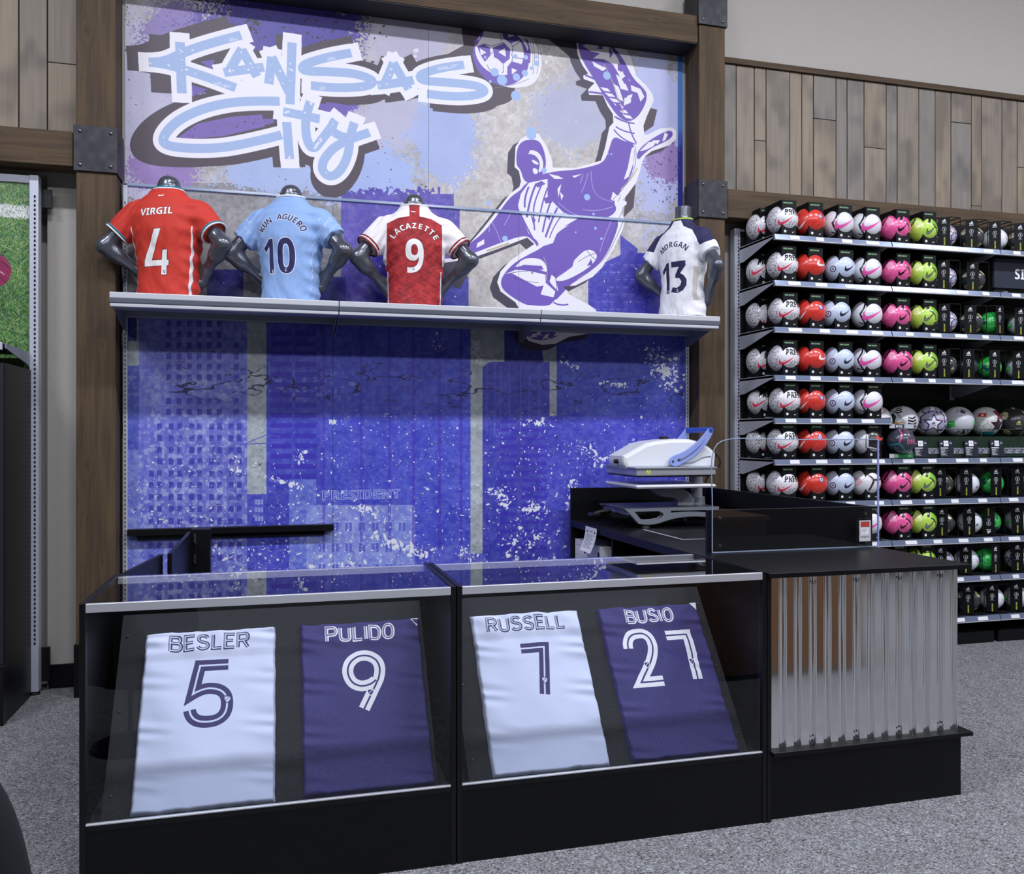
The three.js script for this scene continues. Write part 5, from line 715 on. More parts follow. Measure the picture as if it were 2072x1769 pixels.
const ART = {
  speckled: (g) => { fillAll(g, '#e9e9ee'); speckle(g, 5200, 'rgba(26,26,32,0.92)'); seams(g, 'rgba(150,150,160,0.5)', 0.6); pgon(g, [[-34, -34], [62, -40], [70, -8], [40, 12], [-30, 10], [-40, -8]], 'rgba(236,236,240,0.9)'); boldText(g, 'PREMIER', 48, -9, 23, '#0c0c10', 0.84, 'italic'); swoosh(g, 2, 8, 42, '#e8506c', -0.14, '#f2f0f2'); },
  red: (g) => { fillAll(g, '#d8372c'); for (let i = 0; i < 500; i++) { g.fillStyle = RB() > 0.5 ? 'rgba(190,40,34,0.35)' : 'rgba(235,80,64,0.3)'; g.fillRect((RB() - 0.5) * 360, (RB() - 0.5) * 180, 6 + RB() * 9, 1 + RB() * 2); } seams(g, 'rgba(150,26,22,0.8)', 0.8); badge(g, 16, -14, 10, '#3a3f8c', '#d9d8e6'); swoosh(g, -60, 14, 26, '#f0eef0', -0.3); swoosh(g, 100, -10, 24, '#f0eef0', 0.4); },
  redSwoosh: (g) => { fillAll(g, '#d8372c'); for (let i = 0; i < 500; i++) { g.fillStyle = RB() > 0.5 ? 'rgba(190,40,34,0.35)' : 'rgba(235,80,64,0.3)'; g.fillRect((RB() - 0.5) * 360, (RB() - 0.5) * 180, 6 + RB() * 9, 1 + RB() * 2); } seams(g, 'rgba(150,26,22,0.8)', 0.8, 0.5); swoosh(g, 24, -4, 26, '#f2f0f0', 0.35); badge(g, 70, 0, 10, '#3a3f8c', '#d9d8e6'); },
  pale: (g) => { fillAll(g, '#cfdcf0'); g.strokeStyle = 'rgba(150,172,212,0.6)'; g.lineWidth = 0.7; for (let y = -86; y < 90; y += 5) for (let x = -180; x < 180; x += 12) { g.beginPath(); g.moveTo(x, y); g.lineTo(x + 6, y + 4); g.lineTo(x + 12, y); g.stroke(); } seams(g, 'rgba(120,140,180,0.55)', 0.7); swoosh(g, 14, 4, 26, '#232c40', -0.15); badge(g, -52, 8, 12, '#2a3564', '#d5deee'); },
  whitePink: (g) => { fillAll(g, '#e6e6ec'); g.strokeStyle = '#17171b'; for (const [a, b] of [[-46, 3], [58, 3]]) { g.lineWidth = 7; g.beginPath(); g.moveTo(a, -80); g.quadraticCurveTo(a + (a < 0 ? 26 : -4), -30, a - 4, 0); g.quadraticCurveTo(a + 8, 40, a + 40, 80); g.stroke(); g.lineWidth = 1.2; g.beginPath(); g.moveTo(a + 8, -80); g.quadraticCurveTo(a + (a < 0 ? 36 : 6), -30, a + 6, 0); g.stroke(); } g.lineWidth = 5; g.beginPath(); g.moveTo(-60, 34); g.quadraticCurveTo(0, 62, 60, 26); g.stroke(); seams(g, 'rgba(160,160,172,0.6)', 0.7, 1); swoosh(g, -2, 4, 44, '#ee5fb0', -0.05); g.strokeStyle = '#ee5fb0'; g.lineWidth = 1; g.beginPath(); g.moveTo(-90, 30); g.lineTo(-60, 50); g.stroke(); },
  pink: (g) => team(g, '#ee5a9c', '#d93f86', '#f6a3c6', '#141018', '#141018'), lime: (g) => team(g, '#b7dd52', '#86c23a', '#dcf09a', '#16240f', '#7e8790'),
  star: (g) => { fillAll(g, '#aeb2c4'); for (const [x, y] of [[20, 4], [-46, -24], [-38, 44], [84, -30], [74, 44], [150, 6], [-110, 14], [16, -66], [-160, -50], [-150, 56]]) stars(g, x, y, 36, '#ecebf2', '#38306e', 5); g.strokeStyle = '#e6866a'; g.lineWidth = 2; for (const [x, y] of [[-14, -26], [50, -24], [-14, 34], [50, 36], [104, 6], [-76, 12]]) { g.beginPath(); g.ellipse(x, y, 13, 16, 0.3, 0, 4); g.stroke(); } threeBars(g, 20, 2, 8, '#2c2a3c'); },
  gold: (g) => { fillAll(g, '#2f3134'); for (const [x, y] of [[-42, -30], [-34, 46], [72, -36], [64, 50], [130, 0], [-110, 8], [10, -80]]) { const q = []; for (let i = 0; i < 6; i++) q.push([x + Math.cos(i * 1.047 + 0.3) * 24, y + Math.sin(i * 1.047 + 0.3) * 20]); pgon(g, q, '#c9c486', '#16171a', 1.4); for (let i = 0; i < 7; i++) pgon(g, [[x - 14 + RB() * 24, y + 14], [x - 4 + RB() * 18, y - 8 - RB() * 8], [x + RB() * 20, y + 16]], i % 2 ? '#8c8846' : '#e4e4dc'); } seams(g, '#141518', 0.9, 2); threeBars(g, 16, -2, 10, '#cfca7a'); g.fillStyle = '#d8d4a0'; g.fillRect(4, 22, 26, 1.6); },
  blue: (g) => { fillAll(g, '#e4e8f0'); for (const [x, y] of [[-34, -30], [-30, 52], [70, 38], [96, -34], [-110, 10], [150, 20]]) { for (let i = 0; i < 8; i++) pgon(g, [[x - 16 + RB() * 20, y - 10 + RB() * 26], [x - 6 + RB() * 26, y - 14 + RB() * 12], [x + RB() * 24, y + 4 + RB() * 16]], ['#3c7fc0', '#5aa2d8', '#2f5f9e', '#8fc25a'][i % 4]); } g.strokeStyle = '#c04a62'; g.lineWidth = 4; for (const [a, b, c2, d] of [[-20, 34, 6, 22], [56, -6, 66, 8], [-70, -10, -56, 4]]) { g.beginPath(); g.moveTo(a, b); g.lineTo(c2, d); g.stroke(); } seams(g, 'rgba(130,140,160,0.8)', 0.7, 1.4); threeBars(g, 18, -6, 10, '#20242c'); },
  green: (g) => { fillAll(g, '#2fb44a'); for (const [x, y] of [[-46, -14], [36, -34], [44, 34], [-60, 56], [110, 0], [-120, 20], [160, -40], [0, -78]]) pgon(g, [[x - 18, y - 14], [x + 6, y - 18], [x + 2, y - 4], [x + 20, y + 2], [x + 8, y + 18], [x - 6, y + 6], [x - 20, y + 4]], '#1a3d56'); g.strokeStyle = '#0f2418'; g.lineWidth = 2.4; for (const [x, y, s] of [[0, 6, 1], [-70, 10, -1], [70, 0, 1], [20, 60, -1], [-10, -56, 1], [130, 40, 1], [-150, -30, -1]]) { g.beginPath(); g.moveTo(x - 26 * s, y - 8); g.lineTo(x - 4 * s, y - 2); g.lineTo(x - 8 * s, y - 24); g.lineTo(x + 12 * s, y - 4); g.lineTo(x + 30 * s, y - 10); g.lineTo(x + 14 * s, y + 16); g.lineTo(x - 8 * s, y + 12); g.lineTo(x - 12 * s, y + 30); g.stroke(); } threeBars(g, -30, -44, 6, '#123020'); },
  whiteGreen: (g) => { fillAll(g, '#c9ccd4'); g.strokeStyle = '#1d2026'; g.lineWidth = 2.6; for (const [x, y] of [[0, -44], [0, 46], [-100, 0], [110, 10], [170, -30]]) { g.beginPath(); g.moveTo(x - 34, y + 4); g.lineTo(x - 26, y - 16); g.lineTo(x - 12, y + 2); g.lineTo(x - 4, y - 20); g.lineTo(x + 10, y + 4); g.lineTo(x + 14, y - 16); g.lineTo(x + 28, y); g.lineTo(x + 34, y - 14); g.stroke(); pgon(g, [[x - 12, y + 2], [x - 4, y - 20], [x + 10, y + 4], [x, y + 8]], '#3a3e46'); } for (const x of [-54, 56]) { pgon(g, [[x - 18, -6], [x + 16, -10], [x + 18, 14], [x - 16, 20]], '#46c95e'); pgon(g, [[x - 12, -2], [x + 10, 0], [x + 2, 6]], '#d6d9de'); } },
  chevron: (g) => { fillAll(g, '#e8e8ec'); for (const [x, y] of [[-70, -4], [40, 30], [40, -56], [130, 0]]) for (let i = 0; i < 5; i++) { g.strokeStyle = ['#b84a5c', '#d86a78'][i % 2]; g.lineWidth = 2; g.beginPath(); g.moveTo(x - 14 + i * 7, y - 22 + i * 2); g.lineTo(x + 4 + i * 6, y); g.lineTo(x - 14 + i * 7, y + 22 - i * 2); g.stroke(); } g.strokeStyle = '#2a2830'; g.lineWidth = 8; g.beginPath(); g.moveTo(-30, -50); g.lineTo(2, -12); g.lineTo(64, -14); g.moveTo(2, -12); g.lineTo(-16, 30); g.stroke(); g.strokeStyle = '#c8505c'; g.lineWidth = 1.2; g.beginPath(); g.moveTo(-36, -46); g.lineTo(-2, -6); g.moveTo(6, -4); g.lineTo(64, -6); g.stroke(); swoosh(g, 44, 22, 24, '#1c1a22', -0.1); },
  blackWhite: (g) => { fillAll(g, '#e2e3e9'); pgon(g, [[-36, -54], [40, -60], [80, -20], [70, 40], [20, 30], [-34, 18]], '#16161b', '#e8e8ee', 3); pgon(g, [[-42, -58], [44, -66], [90, -22], [78, 48], [18, 36], [-42, 24]], null, '#16161b', 3); swoosh(g, 30, -16, 34, '#e4453c', 0.25); g.strokeStyle = '#cf5560'; g.lineWidth = 1.6; g.beginPath(); g.moveTo(-90, -20); g.lineTo(-50, 34); g.lineTo(0, 60); g.stroke(); seams(g, 'rgba(150,150,165,0.5)', 0.6); },
  dsg: (g) => { fillAll(g, '#363a46'); g.lineJoin = 'miter'; g.strokeStyle = '#1e8f97'; g.lineWidth = 6; g.beginPath(); g.moveTo(-110, 10); g.lineTo(-60, 18); g.lineTo(-20, 12); g.lineTo(14, 50); g.lineTo(60, 44); g.moveTo(-60, 18); g.lineTo(-76, 70); g.stroke(); g.strokeStyle = '#d8468c'; g.lineWidth = 7; g.beginPath(); g.moveTo(-18, 6); g.lineTo(-8, -34); g.lineTo(-30, -70); g.stroke(); g.lineWidth = 4; g.beginPath(); g.moveTo(10, -56); g.lineTo(40, -40); g.stroke(); g.strokeStyle = '#20232c'; g.lineWidth = 1; g.beginPath(); g.moveTo(-80, -40); g.lineTo(-10, -34); g.lineTo(14, -56); g.stroke(); boldText(g, 'DSG', 34, 12, 19, '#e05a96', 0.9); },
  flight: (g) => { fillAll(g, '#d3d5db'); for (const [x, y] of [[36, 4], [-20, -66], [30, 70], [120, -10], [-140, 20]]) for (let i = 0; i < 5; i++) pgon(g, [[x - 20 + Math.abs(i - 2) * 2, y - 24 + i * 11], [x, y - 18 + i * 11], [x + 20 - Math.abs(i - 2) * 2, y - 24 + i * 11], [x + 19, y - 18 + i * 11], [x, y - 12 + i * 11], [x - 19, y - 18 + i * 11]], '#17181c'); pgon(g, [[-70, -24], [-40, -36], [-24, -22], [-30, 0], [-60, 24], [-74, 6]], '#1b1c20'); swoosh(g, -26, 0, 36, '#c08a2c', 0.3); g.strokeStyle = '#6c6f78'; g.lineWidth = 1.3; for (let i = 0; i < 4; i++) { g.beginPath(); g.moveTo(-60 + i * 5, -50 + i * 3); g.quadraticCurveTo(0 + i * 3, -40, 4 + i * 4, 50); g.stroke(); } pgon(g, [[44, 40], [62, 28], [58, 46]], '#17181c'); },
  derby: (g) => { fillAll(g, '#d4d4d0'); stars(g, 36, 8, 34, '#2a1626', null, 0); pgon(g, [[20, -50], [70, -56], [80, -14], [40, -14]], '#7e2a4e'); pgon(g, [[-110, -10], [-60, -14], [-66, 40], [-110, 40]], '#1f8f98'); pgon(g, [[-40, 44], [30, 34], [50, 70], [-50, 74]], '#2a9aa2'); pgon(g, [[-44, -36], [-12, -38], [-12, -22], [-44, -20]], '#c23a2c'); g.fillStyle = '#eee'; g.fillRect(-32, -33, 9, 8); seams(g, 'rgba(40,70,80,0.8)', 1.2, 0.8); },
  dark: (g) => { fillAll(g, '#1c1e22'); seams(g, '#3c4048', 1.2); threeBars(g, 10, 0, 10, '#7c808a'); },
};
function team(g, main, shade, light, dark, mark) { // big flat plates split by deep dark grooves
  fillAll(g, main); g.save(); g.scale(0.74, 0.86);
  const recess = (q, dx, dy) => { pgon(g, q, dark); const cx = q.reduce((a, p) => a + p[0], 0) / q.length, cy = q.reduce((a, p) => a + p[1], 0) / q.length; pgon(g, q.map(([x, y]) => [cx + (x - cx) * 0.72 + dx, cy + (y - cy) * 0.72 + dy]), shade); };
  recess([[18, -26], [40, -66], [86, -54], [104, -8], [98, 30], [78, 44], [72, 6], [52, -12]], 4, -4); recess([[-2, 40], [30, 50], [62, 44], [76, 56], [44, 84], [-20, 84], [-30, 62]], 2, 5); recess([[-104, -24], [-76, -64], [-54, -56], [-58, -30], [-80, 4], [-100, 2]], -4, -3); recess([[-112, 34], [-86, 40], [-50, 60], [-44, 76], [-90, 88], [-120, 76]], -2, 4); recess([[-40, -62], [-8, -84], [24, -76], [2, -48]], 0, -3); recess([[120, 10], [160, -20], [176, 30], [140, 60]], 0, 0); recess([[-180, -40], [-140, -54], [-120, -10], [-160, 16]], 0, 0);
  pgon(g, [[-84, 22], [-56, -26], [-46, -50], [-18, -36], [14, -24], [50, -8], [70, 20], [58, 44], [6, 34], [-20, 36], [-50, 58]], main, light, 1.4);
  pgon(g, [[-56, -26], [-46, -50], [-18, -36], [-6, -8], [-40, -4]], light); g.strokeStyle = light; g.lineWidth = 0.9; for (const [a, b, c2, d] of [[-84, 22, -6, -8], [-6, -8, 70, 20], [-6, -8, -20, 36]]) { g.beginPath(); g.moveTo(a, b); g.lineTo(c2, d); g.stroke(); }
  for (const [x, y, X, Y] of [[30, -16, 60, -50], [64, 30, 96, 20], [0, 36, -6, 70], [-70, 0, -96, -20], [-64, 44, -80, 60]]) { g.strokeStyle = main; g.lineWidth = 9; g.beginPath(); g.moveTo(x, y); g.lineTo(X, Y); g.stroke(); g.strokeStyle = light; g.lineWidth = 1; g.beginPath(); g.moveTo(x - 4, y); g.lineTo(X - 4, Y); g.stroke(); }
  swoosh(g, 36, 8, 30, mark, -0.25, mark === dark ? null : dark); boldText(g, 'TEAM', -46, 26, 5, shade, 1); g.restore();
}
const LOOK = { speckled: 'white speckled', red: 'glossy red', redSwoosh: 'glossy red', pale: 'pale blue', whitePink: 'white and black striped', pink: 'pink faceted', lime: 'lime green faceted', star: 'white starred', gold: 'black and gold', blue: 'white and blue', green: 'bright green', whiteGreen: 'grey and green', chevron: 'white chevron', blackWhite: 'black and white', dsg: 'charcoal', flight: 'white and black', derby: 'grey and plum', dark: 'black' };
const ballMat = {}; for (const k of Object.keys(ART)) ballMat[k] = phys({ map: ballArt(ART[k]), roughness: 0.3, clearcoat: 0.55, clearcoatRoughness: 0.12 });
const ballGeo = (r) => new THREE.SphereGeometry(r, 40, 26).rotateY(-Math.PI / 2), GEO = { nike: ballGeo(0.1045), adidas: ballGeo(0.0845), shown: ballGeo(0.112), dsg: ballGeo(0.1) };
// raised plates for the faceted balls are part of their print; small print on the cartons comes from one sheet
const PRINT = (() => {
  const c = canvas(1024, 512), g = c.getContext('2d'); g.fillStyle = '#0b0f13'; g.fillRect(0, 0, 1024, 512);
  g.font = 'bold 30px sans-serif'; g.fillStyle = '#a7d8a0'; g.save(); g.translate(26, 52); g.scale(0.86, 1.05); g.fillText('NIKE SOCCER', 0, 0); g.restore(); // front top, 0..256 x 0..128
  g.fillStyle = '#eef0f2'; g.beginPath(); g.arc(60, 190, 22, 0, 7); g.fill(); g.fillStyle = '#22262c'; g.font = 'bold 24px sans-serif'; g.fillText('5', 53, 199); g.save(); g.translate(206, 196); swoosh(g, 0, 0, 27, '#eef0f2', -0.1); g.restore(); // front bottom, 0..256 x 128..256
  g.fillStyle = '#05070a'; g.fillRect(256, 0, 224, 512); // upright strip 256..480
  g.save(); g.translate(368, 66); threeBars(g, 0, -6, 44, '#e8eaee'); g.restore(); g.strokeStyle = '#e4e6ea'; g.lineWidth = 5; g.beginPath(); g.ellipse(368, 210, 38, 36, 0, 0, 7); g.stroke(); g.font = 'bold 52px sans-serif'; g.fillStyle = '#e4e6ea'; g.fillText('5', 354, 229); g.font = 'bold 22px sans-serif'; g.fillText('SIZE', 344, 276); g.font = '12px sans-serif'; g.fillText('taille tamaño', 332, 296);
  g.save(); g.translate(386, 480); g.rotate(-Math.PI / 2); const gr = g.createLinearGradient(0, 0, 150, 0); gr.addColorStop(0, '#e4e64a'); gr.addColorStop(0.7, '#d6e05a'); gr.addColorStop(1, '#4aa6d8'); g.fillStyle = gr; g.font = 'bold 46px sans-serif'; g.fillText('soccer', 0, 0); g.restore();
  // price cards: four of 128 x 192 from x = 512
  ['30', '39', '29', '25'].forEach((p, i) => { const x = 512 + i * 128; g.fillStyle = '#242a35'; g.fillRect(x, 0, 128, 192); g.save(); g.translate(x + 22, 42); if (i === 0) swoosh(g, 0, 0, 14, '#eee'); else { g.scale(1, 1); threeBars(g, 0, -6, 11, '#eee'); } g.restore(); g.fillStyle = '#eceef2'; g.fillRect(x + 42, 8, 44, 62); g.fillStyle = '#30343c'; g.font = '20px sans-serif'; g.fillText(p, x + 50, 46); g.font = '9px sans-serif'; g.fillText('99', x + 73, 38); g.fillStyle = '#cfd2da'; g.beginPath(); g.arc(x + 106, 34, 11, 0, 7); g.fill(); g.fillStyle = '#242a35'; g.beginPath(); g.arc(x + 106, 34, 7, 0, 7); g.fill(); g.fillStyle = '#e4e6ea'; g.fillRect(x + 10, 86, 70, 11); for (let k = 0; k < 8; k++) g.fillRect(x + 10, 108 + k * 9, [44, 66, 38, 58, 30, 52, 44, 60][k], k % 2 ? 2 : 4); });
  // DSG bands and the size sign
  g.fillStyle = '#b9bdc6'; g.fillRect(512, 192, 256, 48); g.fillStyle = '#3a3f4a'; g.fillRect(570, 194, 100, 44); g.fillStyle = '#f0f0f2'; g.font = 'bold 36px sans-serif'; g.fillText('DSG', 580, 229);
  g.fillStyle = '#2f7f46'; g.fillRect(512, 240, 256, 48); g.fillStyle = '#c9ccd2'; g.fillRect(512, 240, 54, 48); g.fillStyle = '#9fb8a6'; g.fillRect(572, 246, 34, 36); g.fillStyle = '#e6f0e8'; g.font = 'bold 16px sans-serif'; g.fillText('DSG', 712, 270);
  g.fillStyle = '#2e3441'; g.fillRect(512, 288, 512, 224); g.fillStyle = '#f0f2f4'; g.font = 'bold 108px sans-serif'; g.save(); g.beginPath(); g.rect(512, 288, 512, 224); g.clip(); g.fillText('SIZE 4', 698, 440); g.restore();
  return texture(c);
})();
const printed = (w, h, x, y, W, H, flip) => { const g = new THREE.PlaneGeometry(w, h), uv = g.attributes.uv; for (let i = 0; i < 4; i++) { let u = uv.getX(i), v = uv.getY(i); if (flip) { u = 1 - u; v = 1 - v; } uv.setXY(i, (x + u * W) / 1024, 1 - (y + (1 - v) * H) / 512); } return g; };
const printMat = phys({ map: PRINT, roughness: 0.5, specularIntensity: 0.4 }), cardboard = phys({ color: 0x0b0e12, roughness: 0.5, specularIntensity: 0.4 });
// ---------- the shelving bays of boxed balls ----------
const BAYX = [3.2, 4.125, 5.05, 5.975], FZ = -5.08, ROWS = [2.85, 2.542, 2.23, 1.908, 1.62, 1.343, 1.055, 0.772, 0.497, 0.207];
const ORD = ['top', 'second', 'third', 'fourth', 'fifth', 'sixth', 'seventh', 'eighth', 'ninth', 'tenth'];
const hasRow = (bay, r) => !(bay > 0 && r === 4), ordinal = (bay, r) => ORD[ROWS.slice(0, r + 1).filter((_, i) => hasRow(bay, i)).length - 1];
{
  const names = ['left', 'middle', 'right'];
  for (let b = 0; b < 3; b++) {
    const xa = BAYX[b], xb = BAYX[b + 1], t = thing('shelving_bay', `black backed steel shelving frame, ${names[b]} bay of the ball display`, 'shelving');
    part('back_panel', bb(xa + 0.022, xb - 0.022, 0.14, 2.97, -5.56, -5.545), b === 1 ? M.blackMatte : M.blackMatte, t); part('kick_base', bb(xa + 0.02, xb - 0.02, 0, 0.085, -5.52, -5.11, 0.002), M.blackLam, t);
    if (b === 0) part('upright', bb(xa - 0.03, xa + 0.016, 0, 2.99, -5.6, -5.535, 0.003), M.upright, t, 'slotted grey upright'); part('upright', bb(xb - 0.018, xb + 0.018, 0, 2.99, -5.6, -5.535, 0.003), M.upright, t);
    part('slots', (() => { const a = []; for (const x of b ? [xb] : [xa - 0.001, xb]) for (let y = 0.2; y < 2.93; y += 0.0255) a.push(bx(0.007, 0.014, 0.004, x, y, -5.535)); return a; })(), M.slot, t).userData.kind = 'stuff';
    part('top_cap', bb(xa + 0.02, xb - 0.02, 2.97, 2.985, -5.56, -5.54), M.upright, t);
  }
  const R = rng(4);
  for (let b = 0; b < 3; b++) ROWS.forEach((y, r) => {
    if (!hasRow(b, r)) return;
    const xa = BAYX[b] + 0.004, xb = BAYX[b + 1] - 0.004, w = xb - xa, t = thing('metal_shelf', `slim steel shelf with a clear price rail, ${ordinal(b, r)} down in the ${names[b]} ball bay`, 'shelf', [xa, y, -5.53]);
    part('deck', bb(0, w, -0.022, -0.004, 0.0, 0.44, 0.002), M.shelfDark, t); part('price_rail', extrude([[0.44, -0.002], [0.452, -0.004], [0.462, -0.036], [0.44, -0.04]], w).rotateY(-Math.PI / 2).translate(w, 0, 0), std({ color: 0x6f7b95, roughness: 0.22, metalness: 0.35 }), t, 'bluish price rail'); part('rail_lip', bb(0, w, -0.043, -0.037, 0.44, 0.466, 0.001), M.alu, t);
    for (const x of [0, w - 0.003]) part('bracket', extrude([[0.0, 0.0], [0.44, -0.004], [0.44, -0.024], [0.06, -0.115], [0.0, -0.115]], 0.003).rotateY(-Math.PI / 2).translate(x + 0.003, 0, 0), M.upright, t);
    for (let x = 0.06 + R() * 0.06; x < w - 0.08; x += 0.19 + R() * 0.05) { const L = 0.055 + R() * 0.05; part('price_tag', bx(L, 0.026, 0.0012, x + L / 2, 0, 0).rotateX(-0.3).translate(0, -0.0205, 0.4583), M.white, t, 'white price ticket'); }
    if (b === 0) for (const z of [0.08, 0.3]) part('stop_clip', bb(0.02, 0.1, 0.002, 0.007, z, z + 0.008), M.shelfGrey, t);
  });
}
// open cartons: cut by the ball they hold
const cut = (geo, cuts) => { const ev = new Evaluator(); ev.attributes = ['position', 'normal', 'uv']; let a = new Brush(geo); a.updateMatrixWorld(); for (const [g, x, y, z] of cuts) { const s = new Brush(g); s.position.set(x, y, z); s.updateMatrixWorld(); a = ev.evaluate(a, s, SUBTRACTION); } const q = a.geometry; q.groups = []; q.clearGroups(); return q; };
const NW = 0.112, NH = 0.235, ND = 0.205, NB = [0, 0.117, -0.079]; // carton width, height, depth; ball centre from the front bottom centre
const nikeBox = cut(bx(NW, NH, ND, 0, NH / 2, -ND / 2), [[new THREE.SphereGeometry(0.1052, 40, 26), ...NB]]);
const nikeTop = printed(NW - 0.002, 0.043, 0, 0, 256, 100).translate(0, NH - 0.0225, 0.0006), nikeLow = printed(NW - 0.002, 0.042, 0, 146, 256, 100).translate(0, 0.0225, 0.0006);
const AW = 0.152, AH = 0.215, AD = 0.185, AC = [0.016, 0.094, -0.091];
const foot = (y0, h) => extrude([[-AW / 2, -AD], [AW / 2, -AD], [AW / 2, 0], [-AW / 2 + 0.062, 0], [-AW / 2, -0.048]].map(([x, z]) => [x, -z]), h).rotateX(-Math.PI / 2).translate(0, y0, 0);
// the shape above lies in x / -z, so turning it up keeps the chamfer in front
const adidasTray = foot(0, 0.008), adidasLid = foot(AH - 0.012, 0.012), stripAt = (flip) => printed(0.0775, AH - 0.002, 256, 0, 224, 512, flip).rotateY(-Math.atan2(0.048, 0.062)).translate(-AW / 2 + 0.031, AH / 2, -0.024), strip = stripAt(false), stripFlip = stripAt(true);
const frameBars = [[AW / 2 - 0.002, 0], [AW / 2 - 0.002, -AD + 0.002], [-AW / 2 + 0.002, -AD + 0.002]].map(([x, z]) => bx(0.004, AH - 0.02, 0.004, x, AH / 2, z)), lidBars = [bx(AW, 0.006, 0.005, 0, AH - 0.003, -AD + 0.0025), bx(0.005, 0.006, AD, AW / 2 - 0.0025, AH - 0.003, -AD / 2), bx(0.005, 0.006, AD - 0.048, -AW / 2 + 0.0025, AH - 0.003, -AD / 2 - 0.024), bx(AW - 0.062, 0.006, 0.005, 0.031, AH - 0.003, -0.0025)], backWall = bx(AW, AH - 0.02, 0.003, 0, AH / 2, -AD + 0.0015);
const seenBay = (x) => (x < BAYX[1] ? 0 : x < BAYX[2] ? 1 : 2), bayName = ['left', 'middle', 'right'];
function boxedNike(kind, x, r, z = -5.097, turn = 0, spin = 0, note = '') {
  const bay = seenBay(x), where = `on the ${ordinal(bay, r)} shelf${note}`, grp = note ? undefined : undefined;
  const c = thing('ball_carton', `black carton of the ${LOOK[kind]} ball ${where}`, 'box', [x, ROWS[r], z], turn, grp);
  part('carton', nikeBox, cardboard, c); part('front_print', nikeTop, printMat, c, 'green lettering along the top'); part('front_print', nikeLow, printMat, c, 'white size mark and tick along the bottom');
  const b = solo('soccer_ball', GEO.nike, ballMat[kind], `${LOOK[kind]} soccer ball ${where}`, 'ball'); const o = new THREE.Vector3(...NB).applyAxisAngle(new THREE.Vector3(0, 1, 0), turn); b.position.set(x + o.x, ROWS[r] + o.y, z + o.z); b.rotation.set(spin * 0.5, spin + turn + (({ pink: -0.62, lime: -0.62, speckled: -0.3, whitePink: -0.2 })[kind] ?? -0.1), spin * 0.3);
}
function boxedAdidas(kind, x, r, turn = 0, flip = false, z = -5.1, spin = 0, note = '') {
  const bay = seenBay(x), where = `on the ${ordinal(bay, r)} shelf${bay === 2 ? ', right bay' : ''}${note}`;
  const c = thing('window_carton', `black window box of the ${LOOK[kind]} ball ${where}`, 'box', [x, ROWS[r], z], turn);
  part('tray', adidasTray, cardboard, c); for (const f of lidBars) part('lid_edge', f, cardboard, c); part('band', flip ? stripFlip : strip, printMat, c, flip ? 'black printed band, upside down' : 'black printed band'); part('back_wall', backWall, cardboard, c); for (const f of frameBars) part('corner_bar', f, cardboard, c);
  const b = solo('soccer_ball', GEO.adidas, ballMat[kind], `${LOOK[kind]} soccer ball boxed ${where}`, 'ball'); const o = new THREE.Vector3(...AC).applyAxisAngle(new THREE.Vector3(0, 1, 0), turn); b.position.set(x + o.x, ROWS[r] + o.y, z + o.z); b.rotation.set(spin * 0.6, -0.78 + spin, spin * 0.4);
}
